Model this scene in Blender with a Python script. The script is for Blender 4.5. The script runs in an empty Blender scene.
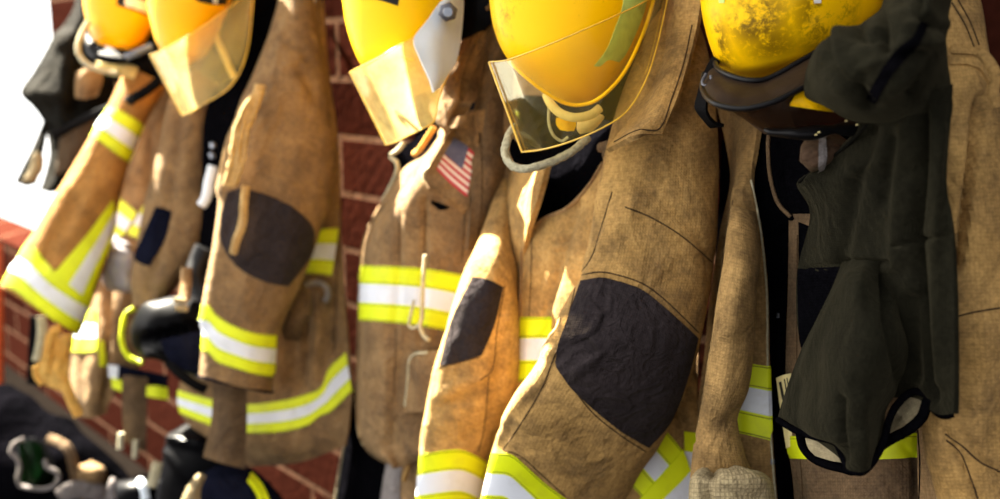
import bpy, math, random
from mathutils import Vector, Matrix, noise
from mathutils.bvhtree import BVHTree
random.seed(7)
COL = bpy.context.scene.collection

# ------------------------------------------------------------------ camera
FPX = 1000.0
CAM = Vector((0, 0, 1.6))
pitch = math.atan(0.186); yaw = math.radians(41.2)
HD = Vector((-math.cos(yaw), math.sin(yaw), 0))
RIGHT = Vector((math.sin(yaw), math.cos(yaw), 0))
FWD = HD * math.cos(pitch) + Vector((0, 0, -math.sin(pitch)))
UP = HD * math.sin(pitch) + Vector((0, 0, math.cos(pitch)))
WALL = 1.42

def ray(px, py):
    return FWD + RIGHT * ((px - 500) / FPX) + UP * ((249.5 - py) / FPX)
def P(px, py, d):
    return CAM + ray(px, py) * d
def dy(px, py, Y):                       # depth at which the sight line reaches distance Y from the camera, square to the wall
    return Y / ray(px, py).y
def proj(w):
    v = w - CAM; d = v.dot(FWD)
    return (500 + FPX * v.dot(RIGHT) / d, 249.5 - FPX * v.dot(UP) / d)

cd = bpy.data.cameras.new('camera'); cam = bpy.data.objects.new('camera', cd); COL.objects.link(cam)
cd.sensor_width = 36; cd.lens = 36; cd.clip_start = 0.02
M3 = Matrix((RIGHT, UP, -FWD)).transposed().to_4x4(); M3.translation = CAM
cam.matrix_world = M3
cd.dof.use_dof = True; cd.dof.focus_distance = 1.3; cd.dof.aperture_fstop = 2.5
bpy.context.scene.camera = cam

# ------------------------------------------------------------------ materials
MATS = {}
def new_mat(name):
    m = bpy.data.materials.new(name); m.use_nodes = True
    nt = m.node_tree; nt.nodes.clear()
    out = nt.nodes.new('ShaderNodeOutputMaterial')
    b = nt.nodes.new('ShaderNodeBsdfPrincipled'); nt.links.new(b.outputs[0], out.inputs[0])
    MATS[name] = m
    return m, nt, b, out
def N(nt, t, **kw):
    n = nt.nodes.new(t)
    for k, v in kw.items():
        if k.startswith('i_'):
            n.inputs[int(k[2:]) if k[2:].isdigit() else k[2:]].default_value = v
        else: setattr(n, k, v)
    return n
def srgb(r, g, b):
    f = lambda c: (c / 255 / 12.92) if c / 255 <= .04045 else ((c / 255 + .055) / 1.055) ** 2.4
    return (f(r), f(g), f(b), 1)
def ramp(nt, stops, interp='LINEAR'):
    n = nt.nodes.new('ShaderNodeValToRGB'); cr = n.color_ramp; cr.interpolation = interp
    while len(cr.elements) < len(stops): cr.elements.new(0.5)
    for e, (p, c) in zip(cr.elements, stops): e.position = p; e.color = c
    return n
def mixc(nt, fac, a, b, mode='MIX'):
    n = nt.nodes.new('ShaderNodeMix'); n.data_type = 'RGBA'; n.blend_type = mode
    for sock, v in ((n.inputs[0], fac), (n.inputs[6], a), (n.inputs[7], b)):
        if isinstance(v, (int, float, tuple)): sock.default_value = v
        else: nt.links.new(v, sock)
    return n.outputs[2]

def fabric(name, base, light, dirt, weave=0.0046, stain=0.55, rough=.95, wv=.13, seed=0.0, sheen=.08, spec=.08, k=.74, crease=9.0):
    """Worn woven cloth: two tones of wear, dark smudges and a small square weave."""
    base, light, dirt = [(q[0] * k, q[1] * k, q[2] * k, 1) for q in (base, light, dirt)]
    m, nt, b, out = new_mat(name)
    tc = N(nt, 'ShaderNodeTexCoord'); mp = N(nt, 'ShaderNodeMapping'); mp.inputs[1].default_value = (seed, seed * .7, seed * .3)
    nt.links.new(tc.outputs['Object'], mp.inputs[0])
    n1 = N(nt, 'ShaderNodeTexNoise', i_Scale=7.0, i_Detail=5.0, i_Roughness=.6); nt.links.new(mp.outputs[0], n1.inputs[0])
    n2 = N(nt, 'ShaderNodeTexNoise', i_Scale=17.0, i_Detail=8.0, i_Roughness=.68); nt.links.new(mp.outputs[0], n2.inputs[0])
    n3 = N(nt, 'ShaderNodeTexNoise', i_Scale=170.0, i_Detail=3.0); nt.links.new(mp.outputs[0], n3.inputs[0])
    r1 = ramp(nt, [(.36, (0, 0, 0, 1)), (.66, (1, 1, 1, 1))]); nt.links.new(n1.outputs[0], r1.inputs[0])
    r2 = ramp(nt, [(.43, (0, 0, 0, 1)), (.72, (1, 1, 1, 1))]); nt.links.new(n2.outputs[0], r2.inputs[0])
    c = mixc(nt, r1.outputs[0], base, light)
    ms = N(nt, 'ShaderNodeMath', operation='MULTIPLY', i_1=stain); nt.links.new(r2.outputs[0], ms.inputs[0])
    c = mixc(nt, ms.outputs[0], c, dirt)
    r3 = ramp(nt, [(.3, (.72, .72, .72, 1)), (.7, (1.12, 1.12, 1.12, 1))]); nt.links.new(n3.outputs[0], r3.inputs[0])
    c = mixc(nt, 1.0, c, r3.outputs[0], 'MULTIPLY')
    uv = N(nt, 'ShaderNodeUVMap', uv_map='UVMap'); sp = N(nt, 'ShaderNodeSeparateXYZ'); nt.links.new(uv.outputs[0], sp.inputs[0])
    hs = []
    for k in (0, 1):
        a = N(nt, 'ShaderNodeMath', operation='MULTIPLY', i_1=2 * math.pi / weave); nt.links.new(sp.outputs[k], a.inputs[0])
        s = N(nt, 'ShaderNodeMath', operation='SINE'); nt.links.new(a.outputs[0], s.inputs[0]); hs.append(s)
    mx = N(nt, 'ShaderNodeMath', operation='MAXIMUM'); nt.links.new(hs[0].outputs[0], mx.inputs[0]); nt.links.new(hs[1].outputs[0], mx.inputs[1])
    rw = ramp(nt, [(.35, (1, 1, 1, 1)), (1.0, (1 - wv, 1 - wv, 1 - wv, 1))]); nt.links.new(mx.outputs[0], rw.inputs[0])
    c = mixc(nt, 1.0, c, rw.outputs[0], 'MULTIPLY')
    nt.links.new(c, b.inputs['Base Color'])
    b.inputs['Roughness'].default_value = rough
    b.inputs['Specular IOR Level'].default_value = spec
    b.inputs['Sheen Weight'].default_value = sheen; b.inputs['Sheen Roughness'].default_value = .4; b.inputs['Sheen Tint'].default_value = (.8, .7, .42, 1)
    ad = N(nt, 'ShaderNodeMath', operation='MULTIPLY_ADD', i_1=.12); nt.links.new(mx.outputs[0], ad.inputs[0]); nt.links.new(n3.outputs[0], ad.inputs[2])
    ad2 = N(nt, 'ShaderNodeMath', operation='MULTIPLY_ADD', i_1=3.0); nt.links.new(n2.outputs[0], ad2.inputs[0]); nt.links.new(ad.outputs[0], ad2.inputs[2])
    n4 = N(nt, 'ShaderNodeTexNoise', i_Scale=crease, i_Detail=3.0, i_Distortion=.8); nt.links.new(mp.outputs[0], n4.inputs[0])
    r4 = ramp(nt, [(.36, (0, 0, 0, 1)), (.5, (1, 1, 1, 1)), (.64, (0, 0, 0, 1))], 'EASE'); nt.links.new(n4.outputs[0], r4.inputs[0])
    b4 = N(nt, 'ShaderNodeBump', i_Strength=.4, i_Distance=.010); nt.links.new(r4.outputs[0], b4.inputs['Height'])
    bp = N(nt, 'ShaderNodeBump', i_Strength=.55, i_Distance=.004); nt.links.new(ad2.outputs[0], bp.inputs['Height']); nt.links.new(b4.outputs[0], bp.inputs['Normal'])
    nt.links.new(bp.outputs[0], b.inputs['Normal'])
    return m

TAN = fabric('tan_cloth', srgb(156, 122, 72), srgb(200, 160, 98), srgb(84, 66, 50), stain=.8, k=.98)
TAN5 = fabric('tan_cloth_soiled', srgb(146, 115, 72), srgb(184, 148, 94), srgb(78, 60, 42), stain=.8, seed=3.1, k=.88)
BROWN = fabric('brown_cloth', srgb(140, 110, 76), srgb(174, 140, 98), srgb(84, 66, 54), stain=.75, seed=5.3)
GREYBROWN = fabric('greyed_cloth', srgb(112, 90, 66), srgb(134, 108, 80), srgb(68, 56, 48), stain=.7, seed=8.2)
ORANGE = fabric('golden_cloth', srgb(178, 126, 66), srgb(196, 142, 78), srgb(120, 84, 48), stain=.5, seed=2.2)
PATCH = fabric('charcoal_patch', srgb(50, 44, 46), srgb(66, 58, 60), srgb(36, 31, 33), weave=.004, stain=.5, seed=1.7, sheen=.03, spec=.05, crease=22.0)
LINING = fabric('black_lining', srgb(9, 9, 12), srgb(14, 13, 17), srgb(5, 5, 7), stain=.4, sheen=0, spec=0)
HOODM = fabric('olive_black_knit', srgb(30, 29, 22), srgb(40, 38, 28), srgb(20, 20, 16), weave=.0028, stain=.4, wv=.1, sheen=.07, spec=.02, crease=5.0)
DARKGREEN = fabric('dark_canvas', srgb(24, 23, 20), srgb(34, 32, 27), srgb(14, 14, 13), stain=.4, sheen=.01, spec=.02)
KNIT = fabric('beige_knit', srgb(176, 156, 118), srgb(196, 178, 138), srgb(110, 92, 76), weave=.006, stain=.55, wv=.3)
GREYC = fabric('grey_cloth', srgb(138, 130, 128), srgb(170, 162, 160), srgb(84, 78, 80), stain=.5)
PALE = fabric('pale_lining', srgb(190, 174, 138), srgb(206, 190, 152), srgb(140, 124, 96), weave=.003, stain=.3)
CORD = fabric('pale_cord', srgb(206, 196, 160), srgb(226, 218, 186), srgb(150, 140, 110), weave=.003, stain=.4)
AMBERCORD = fabric('sun_bright_webbing', srgb(232, 160, 66), srgb(250, 200, 110), srgb(150, 96, 40), stain=.4)  # base brightened so shaded straps carry the sun's glow in their colour
FRAY = fabric('frayed_threads', srgb(214, 178, 118), srgb(236, 204, 146), srgb(160, 120, 70), stain=.6)
STITCH = fabric('brown_thread', srgb(78, 58, 38), srgb(92, 70, 46), srgb(50, 38, 28), stain=.3)
LEATHER = fabric('brown_leather', srgb(84, 62, 46), srgb(102, 78, 60), srgb(54, 40, 32), weave=.002, stain=.4, rough=.55, wv=.05)
NAVY = fabric('navy_cloth', srgb(20, 22, 36), srgb(28, 30, 46), srgb(11, 12, 18), stain=.4, sheen=0, spec=0)

LIME = srgb(206, 218, 12); SILVER = (.62, .65, .72, 1)
def band_mat(name, stops, vertical=False, lime=LIME, soil=.35):
    """Trim tape: lime, silver, lime across the band; worn."""
    m, nt, b, out = new_mat(name)
    uv = N(nt, 'ShaderNodeUVMap', uv_map='Band'); sp = N(nt, 'ShaderNodeSeparateXYZ'); nt.links.new(uv.outputs[0], sp.inputs[0])
    cr = ramp(nt, [(p, {'l': lime, 's': SILVER, 'd': srgb(112, 122, 10)}[c]) for p, c in stops], 'CONSTANT'); nt.links.new(sp.outputs[1], cr.inputs[0])
    tc = N(nt, 'ShaderNodeTexCoord')
    n = N(nt, 'ShaderNodeTexNoise', i_Scale=28.0, i_Detail=6.0, i_Roughness=.65); nt.links.new(tc.outputs['Object'], n.inputs[0])
    r = ramp(nt, [(.5, (0, 0, 0, 1)), (.85, (1, 1, 1, 1))]); nt.links.new(n.outputs[0], r.inputs[0])
    ms = N(nt, 'ShaderNodeMath', operation='MULTIPLY', i_1=soil); nt.links.new(r.outputs[0], ms.inputs[0])
    c = mixc(nt, ms.outputs[0], cr.outputs[0], srgb(120, 110, 60))
    nt.links.new(c, b.inputs['Base Color'])
    b.inputs['Roughness'].default_value = .55; b.inputs['Specular IOR Level'].default_value = .3
    bp = N(nt, 'ShaderNodeBump', i_Strength=.25, i_Distance=.004); nt.links.new(n.outputs[0], bp.inputs['Height']); nt.links.new(bp.outputs[0], b.inputs['Normal'])
    return m
B3 = [(0, 'l'), (.012, 'd'), (.03, 'l'), (.29, 'd'), (.305, 'l'), (.33, 's'), (.67, 'l'), (.70, 'd'), (.715, 'l'), (.965, 'd'), (.985, 'l')]
BAND = band_mat('trim_tape', B3)
BAND2 = band_mat('trim_tape_narrow_edge', [(0, 'l'), (.4, 's'), (.82, 'l')])
LIMEM = band_mat('lime_tape', [(0, 'l'), (.1, 'd'), (.13, 'l')])
SILVERM = band_mat('silver_tape', [(0, 's'), (.5, 's')])

def shell_mat(name, col, dirt, amt, lo, hi, sc=9.0, seed=0, spots=()):
    m, nt, b, out = new_mat(name)
    tc = N(nt, 'ShaderNodeTexCoord'); mp = N(nt, 'ShaderNodeMapping'); mp.inputs[1].default_value = (seed, seed, 0); nt.links.new(tc.outputs['Object'], mp.inputs[0])
    n1 = N(nt, 'ShaderNodeTexNoise', i_Scale=sc, i_Detail=2.0); nt.links.new(mp.outputs[0], n1.inputs[0])
    n2 = N(nt, 'ShaderNodeTexNoise', i_Scale=sc * 9, i_Detail=9.0, i_Roughness=.75, i_Distortion=.4); nt.links.new(mp.outputs[0], n2.inputs[0])
    mu = N(nt, 'ShaderNodeMath', operation='MULTIPLY'); nt.links.new(n1.outputs[0], mu.inputs[0]); nt.links.new(n2.outputs[0], mu.inputs[1])
    r = ramp(nt, [(lo, (0, 0, 0, 1)), (hi, (1, 1, 1, 1))]); nt.links.new(mu.outputs[0], r.inputs[0])
    ms = N(nt, 'ShaderNodeMath', operation='MULTIPLY', i_1=amt); nt.links.new(r.outputs[0], ms.inputs[0])
    fac = ms.outputs[0]
    if spots:
        ge = N(nt, 'ShaderNodeNewGeometry'); tot = None
        for pt, rad in spots:
            ds = N(nt, 'ShaderNodeVectorMath', operation='DISTANCE'); ds.inputs[1].default_value = pt; nt.links.new(ge.outputs['Position'], ds.inputs[0])
            mr = N(nt, 'ShaderNodeMapRange', i_1=rad * .35, i_2=rad, i_3=1.0, i_4=0.0); nt.links.new(ds.outputs['Value'], mr.inputs[0])
            if tot is None: tot = mr.outputs[0]
            else:
                mxx = N(nt, 'ShaderNodeMath', operation='MAXIMUM'); nt.links.new(tot, mxx.inputs[0]); nt.links.new(mr.outputs[0], mxx.inputs[1]); tot = mxx.outputs[0]
        mm = N(nt, 'ShaderNodeMath', operation='MULTIPLY'); nt.links.new(tot, mm.inputs[0]); nt.links.new(fac, mm.inputs[1]); fac = mm.outputs[0]
    c = mixc(nt, fac, col, dirt); nt.links.new(c, b.inputs['Base Color'])
    b.inputs['Roughness'].default_value = .36; b.inputs['Specular IOR Level'].default_value = .1
    b.inputs['Coat Weight'].default_value = .06; b.inputs['Coat Roughness'].default_value = .12
    return m
YELLOW = srgb(252, 196, 2)
SHELL = shell_mat('yellow_shell', YELLOW, srgb(110, 70, 10), .6, .33, .42)
SHELL5 = shell_mat('yellow_shell_scuffed', YELLOW, srgb(60, 38, 8), .85, .225, .31, sc=10, seed=1.4, spots=[(P(755, 20, 1.15), .055), (P(772, 48, 1.145), .05), (P(790, 58, 1.145), .03), (P(714, 40, 1.22), .05), (P(830, 10, 1.15), .06)])
SHELL1 = shell_mat('amber_shell', srgb(244, 174, 0), srgb(120, 70, 10), .6, .33, .42, seed=4)

def plain(name, col, rough=.5, spec=.5, metal=0, coat=0, bump=0, bsc=60):
    m, nt, b, out = new_mat(name)
    tc = N(nt, 'ShaderNodeTexCoord'); n = N(nt, 'ShaderNodeTexNoise', i_Scale=bsc, i_Detail=4.0); nt.links.new(tc.outputs['Object'], n.inputs[0])
    r = ramp(nt, [(.3, (.8, .8, .8, 1)), (.7, (1.1, 1.1, 1.1, 1))]); nt.links.new(n.outputs[0], r.inputs[0])
    nt.links.new(mixc(nt, 1.0, col, r.outputs[0], 'MULTIPLY'), b.inputs['Base Color'])
    b.inputs['Roughness'].default_value = rough; b.inputs['Specular IOR Level'].default_value = spec
    b.inputs['Metallic'].default_value = metal; b.inputs['Coat Weight'].default_value = coat
    if bump:
        bp = N(nt, 'ShaderNodeBump', i_Strength=bump, i_Distance=.003); nt.links.new(n.outputs[0], bp.inputs['Height']); nt.links.new(bp.outputs[0], b.inputs['Normal'])
    return m
BLACKP = plain('black_plastic', srgb(14, 13, 15), .42, .2)
BLACKR = plain('black_rubber', srgb(5, 5, 7), .4, .03)
BLACKW = plain('black_webbing', srgb(10, 9, 10), .8, .06, bump=.4, bsc=300)
BRIM = plain('brown_black_brim', srgb(40, 28, 20), .5, .2, bump=.3)
STEEL = plain('steel', srgb(150, 155, 165), .3, .5, metal=.9)
DULLSTEEL = plain('dull_steel', srgb(92, 92, 100), .4, .5, metal=.6)
TAPEG = plain('green_tape', srgb(190, 216, 120), .5, .3)
GREYBLUE = plain('sky_sheen_and_strap', srgb(228, 238, 248), .35, .4, bsc=8)  # sky reflection and boot glint put into the colour; also a grey-blue strap
PALEGREY = plain('pale_grey_cloth', srgb(176, 172, 176), .9, .1, bsc=20)
CREAM = plain('cream_tag', srgb(216, 200, 140), .7, .2)
INK = plain('dark_print', srgb(34, 30, 26), .7, .2)
WHITEP = plain('white_print', srgb(226, 222, 220), .6, .2)
CREAMBAND = plain('cream_foam', srgb(226, 200, 130), .8, .2, bump=.3)
AMBERRIM = plain('amber_edge', srgb(236, 190, 70), .25, .5, coat=.4)
ORANGEP = plain('orange_paint', srgb(214, 96, 44), .6, .3)

def glass_mat(name, tint, haze, hazecol, rough=.04, haze_scale=12):
    m = bpy.data.materials.new(name); m.use_nodes = True; nt = m.node_tree; nt.nodes.clear()
    out = nt.nodes.new('ShaderNodeOutputMaterial')
    tr = N(nt, 'ShaderNodeBsdfTransparent'); tr.inputs[0].default_value = tint
    gl = N(nt, 'ShaderNodeBsdfGlossy'); gl.inputs['Roughness'].default_value = rough; gl.inputs[0].default_value = (1, .97, .9, 1)
    tl = N(nt, 'ShaderNodeBsdfTranslucent'); tl.inputs[0].default_value = hazecol
    df = N(nt, 'ShaderNodeBsdfDiffuse'); df.inputs[0].default_value = hazecol
    md = N(nt, 'ShaderNodeMixShader', i_0=.4); nt.links.new(tl.outputs[0], md.inputs[1]); nt.links.new(df.outputs[0], md.inputs[2])
    tc = N(nt, 'ShaderNodeTexCoord'); n = N(nt, 'ShaderNodeTexNoise', i_Scale=float(haze_scale), i_Detail=7.0, i_Roughness=.7); nt.links.new(tc.outputs['Object'], n.inputs[0])
    r = ramp(nt, [(.3, (haze * .4,) * 3 + (1,)), (.75, (min(1, haze * 1.7),) * 3 + (1,))]); nt.links.new(n.outputs[0], r.inputs[0])
    m1 = N(nt, 'ShaderNodeMixShader'); nt.links.new(r.outputs[0], m1.inputs[0]); nt.links.new(tr.outputs[0], m1.inputs[1]); nt.links.new(md.outputs[0], m1.inputs[2])
    fr = N(nt, 'ShaderNodeFresnel', i_IOR=1.22); m2 = N(nt, 'ShaderNodeMixShader'); fm = N(nt, 'ShaderNodeMath', operation='MULTIPLY', i_1=.35); nt.links.new(fr.outputs[0], fm.inputs[0]); nt.links.new(fm.outputs[0], m2.inputs[0])
    nt.links.new(m1.outputs[0], m2.inputs[1]); nt.links.new(gl.outputs[0], m2.inputs[2]); nt.links.new(m2.outputs[0], out.inputs[0])
    MATS[name] = m
    return m
VISOR = glass_mat('clear_visor', (.98, .96, .84, 1), .035, srgb(244, 226, 120))
VISORH = glass_mat('hazed_visor', (.97, .93, .78, 1), .40, srgb(252, 238, 176))
VISORC = glass_mat('lightly_hazed_visor', (.97, .94, .82, 1), .2, srgb(252, 238, 176))
LENS = glass_mat('amber_lens', (.6, .5, .4, 1), .12, srgb(100, 84, 74))
LENSG = glass_mat('green_lens', (.10, .2, .12, 1), .1, srgb(40, 70, 44))

def flag_mat():
    m, nt, b, out = new_mat('flag_cloth')
    uv = N(nt, 'ShaderNodeUVMap', uv_map='Band'); sp = N(nt, 'ShaderNodeSeparateXYZ'); nt.links.new(uv.outputs[0], sp.inputs[0])
    a = N(nt, 'ShaderNodeMath', operation='MULTIPLY', i_1=6.5); nt.links.new(sp.outputs[1], a.inputs[0])
    f = N(nt, 'ShaderNodeMath', operation='FRACT'); nt.links.new(a.outputs[0], f.inputs[0])
    l = N(nt, 'ShaderNodeMath', operation='LESS_THAN', i_1=.5); nt.links.new(f.outputs[0], l.inputs[0])
    c = mixc(nt, l.outputs[0], srgb(206, 190, 180), srgb(168, 40, 52))
    u = N(nt, 'ShaderNodeMath', operation='LESS_THAN', i_1=.68); nt.links.new(sp.outputs[0], u.inputs[0])
    v = N(nt, 'ShaderNodeMath', operation='LESS_THAN', i_1=.52); nt.links.new(sp.outputs[1], v.inputs[0])
    k = N(nt, 'ShaderNodeMath', operation='MULTIPLY'); nt.links.new(u.outputs[0], k.inputs[0]); nt.links.new(v.outputs[0], k.inputs[1])
    # rows of small white stars, seen as dots
    vo = N(nt, 'ShaderNodeTexVoronoi', i_Scale=17.0, i_Randomness=0.0); nt.links.new(uv.outputs[0], vo.inputs[0])
    st = N(nt, 'ShaderNodeMath', operation='LESS_THAN', i_1=.28); nt.links.new(vo.outputs['Distance'], st.inputs[0])
    blue = mixc(nt, st.outputs[0], srgb(44, 48, 84), srgb(130, 130, 150))
    c = mixc(nt, k.outputs[0], c, blue)
    nt.links.new(c, b.inputs['Base Color']); b.inputs['Roughness'].default_value = .8
    return m
FLAG = flag_mat()

# ------------------------------------------------------------------ mesh tools
def crs(pts, n):
    """Smooth resample of a list of equal-length tuples to n points (chord-length Catmull-Rom)."""
    pts = [tuple(map(float, p)) for p in pts]
    k = len(pts); D = len(pts[0])
    if k == 1: return [pts[0]] * n
    s = [0.0]
    for a, b in zip(pts, pts[1:]):
        s.append(s[-1] + max(1e-4, math.hypot(*[(x - y) for x, y in zip(a[:2], b[:2])])))
    tan = []
    for i in range(k):
        a, b = max(0, i - 1), min(k - 1, i + 1)
        tan.append([(pts[b][j] - pts[a][j]) / (s[b] - s[a]) for j in range(D)])
    out = []
    i = 0
    for q in range(n):
        x = s[-1] * q / (n - 1)
        while i < k - 2 and x > s[i + 1]: i += 1
        h = s[i + 1] - s[i]; t = (x - s[i]) / h
        h00 = 2 * t ** 3 - 3 * t * t + 1; h10 = t ** 3 - 2 * t * t + t; h01 = -2 * t ** 3 + 3 * t * t; h11 = t ** 3 - t * t
        out.append(tuple(h00 * pts[i][j] + h10 * h * tan[i][j] + h01 * pts[i + 1][j] + h11 * h * tan[i + 1][j] for j in range(D)))
    return out

def wrinkle(p, amp, sc):
    q = p * sc
    a = noise.noise(q); b = noise.noise(q * 2.3 + Vector((3.1, 7, 1)))
    r = 1 - abs(noise.noise(Vector((q.x * 1.1, q.y * 1.1, q.z * .45)))) * 2.2
    return amp * (.55 * a + .3 * b + .45 * r)
def seg_dist(x, y, a, b):
    dx, dy_ = b[0] - a[0], b[1] - a[1]; L = dx * dx + dy_ * dy_ + 1e-9
    t = max(0, min(1, ((x - a[0]) * dx + (y - a[1]) * dy_) / L))
    return math.hypot(x - a[0] - t * dx, y - a[1] - t * dy_), t
def fold_disp(p, folds):
    if not folds: return 0
    x, y = proj(p); tot = 0
    for pts, amp, w in folds:
        best = 1e9
        for i in range(len(pts) - 1):
            d, t = seg_dist(x, y, pts[i], pts[i + 1]); best = min(best, d)
        if best < 3.5 * w: tot += amp * math.exp(-(best / w) ** 2)
    return tot

class Rec:
    def __init__(s, name, V, F, mat, uv, band, parent, label):
        s.name, s.V, s.F, s.mat, s.uv, s.band, s.parent, s.label = name, V, F, mat, uv, band, parent, label; s.obj = None
class Thing:
    all = []
    def __init__(s, name, label, cat, group=None, off=0.0):
        s.off = off; s.name, s.label, s.cat, s.group, s.recs = name, label, cat, group, []; Thing.all.append(s)
    def rec(s, name, V, F, mat, uv=None, band=None, parent=None, label=None):
        r = Rec(name, V, F, mat, uv, band, parent, label); s.recs.append(r); return r
    def grid(s, name, G, mat, closed=False, th=.004, center=None, caps=(False, False), parent=None, label=None, solid=True, folds=None, wr=None, band=None, facing=True):
        """A grid of points G[row][col] as one mesh; open grids get a thickness th away from the viewer."""
        M, K = len(G), len(G[0])
        def nrm(i, j):
            i0, i1 = max(0, i - 1), min(M - 1, i + 1)
            if closed: j0, j1 = (j - 1) % K, (j + 1) % K
            else: j0, j1 = max(0, j - 1), min(K - 1, j + 1)
            n = (G[i][j1] - G[i][j0]).cross(G[i1][j] - G[i0][j])
            return n.normalized() if n.length > 1e-12 else Vector((0, -1, 0))
        Nn = [[nrm(i, j) for j in range(K)] for i in range(M)]
        if closed:
            sgn = 0
            for i in range(M):
                for j in range(K): sgn += Nn[i][j].dot(G[i][j] - center[i])
        else:
            sgn = sum(Nn[i][j].dot(CAM - G[i][j]) for i in range(M) for j in range(K)) if facing else 1
        if sgn < 0: Nn = [[-n for n in r] for r in Nn]
        if folds or wr:
            G2 = []
            for i in range(M):
                row = []
                for j in range(K):
                    d = fold_disp(G[i][j], folds)
                    if wr: d += wrinkle(G[i][j], *wr)
                    if not closed:
                        e = min(i / (M - 1), 1 - i / (M - 1), j / (K - 1), 1 - j / (K - 1)) / .09
                        d *= min(1, .15 + .85 * e)
                    row.append(G[i][j] + Nn[i][j] * d)
                G2.append(row)
            G = G2
        V = [p for r in G for p in r]; F = []; uv = []
        ul = [0.0]; vl = [0.0]
        mid = G[M // 2]
        for j in range(1, K + (1 if closed else 0)): ul.append(ul[-1] + (mid[j % K] - mid[j - 1]).length)
        for i in range(1, M): vl.append(vl[-1] + (G[i][K // 2] - G[i - 1][K // 2]).length)
        U = []; Bd = []
        kk = K if closed else K - 1
        flip = sgn < 0
        def quad(a, b, c, d, ua, bd):
            if flip: F.append((a, b, c, d)); U.append(ua); Bd.append(bd)
            else: F.append((d, c, b, a)); U.append(ua[::-1]); Bd.append(bd[::-1])
        for i in range(M - 1):
            for j in range(kk):
                j2 = (j + 1) % K
                bd = [(j / kk, i / (M - 1)), (j / kk, (i + 1) / (M - 1)), ((j + 1) / kk, (i + 1) / (M - 1)), ((j + 1) / kk, i / (M - 1))]
                ua = [(ul[j], vl[i]), (ul[j], vl[i + 1]), (ul[j + 1], vl[i + 1]), (ul[j + 1], vl[i])]
                quad(i * K + j, (i + 1) * K + j, (i + 1) * K + j2, i * K + j2, ua, bd)
        if closed:
            for end, row in ((0, 0), (1, M - 1)):
                if caps[end]:
                    c = sum((G[row][j] for j in range(K)), Vector()) / K
                    if caps[end] == 'hollow':
                        prev = row * K; nb = G[row + (1 if end == 0 else -1)]
                        ax = (sum((nb[j] for j in range(K)), Vector()) / K - c).normalized()
                        for (sc, dp) in ((.9, 0), (.82, .02), (.75, .05)):
                            st = len(V)
                            for j in range(K): V.append(c + (G[row][j] - c) * sc + ax * dp)
                            for j in range(K):
                                f = (prev + j, prev + (j + 1) % K, st + (j + 1) % K, st + j); F.append(f); U.append([(0, 0)] * 4); Bd.append([(0, .5)] * 4)
                            prev = st
                        base = prev; c = c + ax * .05
                    else: base = row * K
                    ci = len(V); V.append(c)
                    for j in range(K):
                        F.append((base + j, base + (j + 1) % K, ci)); U.append([(0, 0)] * 3); Bd.append([(0, .5)] * 3)
        elif th > 0:
            o = len(V)
            for i in range(M):
                for j in range(K): V.append(G[i][j] - Nn[i][j] * th)
            nf = len(F)
            for q in range(nf):
                F.append(tuple(o + a for a in reversed(F[q]))); U.append(U[q][::-1]); Bd.append(Bd[q][::-1])
            loop = [j for j in range(K)] + [i * K + K - 1 for i in range(1, M)] + [(M - 1) * K + j for j in range(K - 2, -1, -1)] + [i * K for i in range(M - 2, 0, -1)]
            bv = {}
            for a in loop: bv[a] = ((a % K) / kk, (a // K) / (M - 1))
            for a, b in zip(loop, loop[1:] + loop[:1]):
                f = (a, b, o + b, o + a); F.append(f if not flip else f[::-1])
                bb = [bv[a], bv[b], bv[b], bv[a]]; Bd.append(bb if not flip else bb[::-1]); U.append([(0, 0), (.003, 0), (.003, .003), (0, .003)])
        return s.rec(name, V, F, mat, U, Bd, parent, label)
    def panel(s, name, rows, mat, n=(40, 40), th=.005, mode='y', **kw):
        R = [crs(r, n[1]) for r in rows]
        C = [crs([R[i][j] for i in range(len(R))], n[0]) for j in range(n[1])]
        G = [[P(C[j][i][0], C[j][i][1], (dy(*C[j][i]) if mode == 'y' else C[j][i][2]) + s.off) for j in range(n[1])] for i in range(n[0])]
        return s.grid(name, G, mat, th=th, **kw)
    def tube(s, name, st, mat, n=(50, 32), mode='y', caps=(True, True), flat=2.0, **kw):
        """Closed limb through stations (Lx,Ly,Rx,Ry,dist,half_depth)."""
        S = crs([((a[0] + a[2]) / 2, (a[1] + a[3]) / 2) + tuple(a) for a in st], n[0])
        G = []; Cn = []
        for (mx, my, lx, ly, rx, ry, dd, b) in S:
            d = (dy(mx, my, dd) if mode == 'y' else dd) + s.off
            c = P((lx + rx) / 2, (ly + ry) / 2, d); A = P(rx, ry, d) - c; B = -(c - CAM).normalized() * max(b, .0005)
            row = []
            for k in range(n[1]):
                th = 2 * math.pi * k / n[1]; cx, sx = math.cos(th), math.sin(th)
                e = 2 / flat
                row.append(c + A * (math.copysign(abs(cx) ** e, cx)) + B * (math.copysign(abs(sx) ** e, sx)))
            G.append(row); Cn.append(c)
        return s.grid(name, G, mat, closed=True, center=Cn, caps=caps, **kw)
    def cord(s, name, pts, r, mat, mode='y', n=None, seg=8, taper=0, **kw):
        n = n or max(12, len(pts) * 8)
        W = [Vector(w) for w in crs3([P(p[0], p[1], (dy(*p[:3]) if mode == 'y' else p[2]) + s.off) for p in pts], n)]
        return s.wire(name, W, r, mat, seg, **kw)
    def wire(s, name, W, r, mat, seg=8, ry=None, **kw):
        G = []; up = None
        for i, w in enumerate(W):
            t = (W[min(i + 1, len(W) - 1)] - W[max(i - 1, 0)]).normalized()
            a = (w - CAM).normalized(); side = t.cross(a)
            side = side.normalized() if side.length > 1e-4 else Vector((1, 0, 0)); nn = side.cross(t).normalized()
            G.append([w + side * (r * math.cos(2 * math.pi * k / seg)) + nn * ((ry or r) * math.sin(2 * math.pi * k / seg)) for k in range(seg)])
        return s.grid(name, G, mat, closed=True, center=W, caps=(True, True), **kw)
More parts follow.
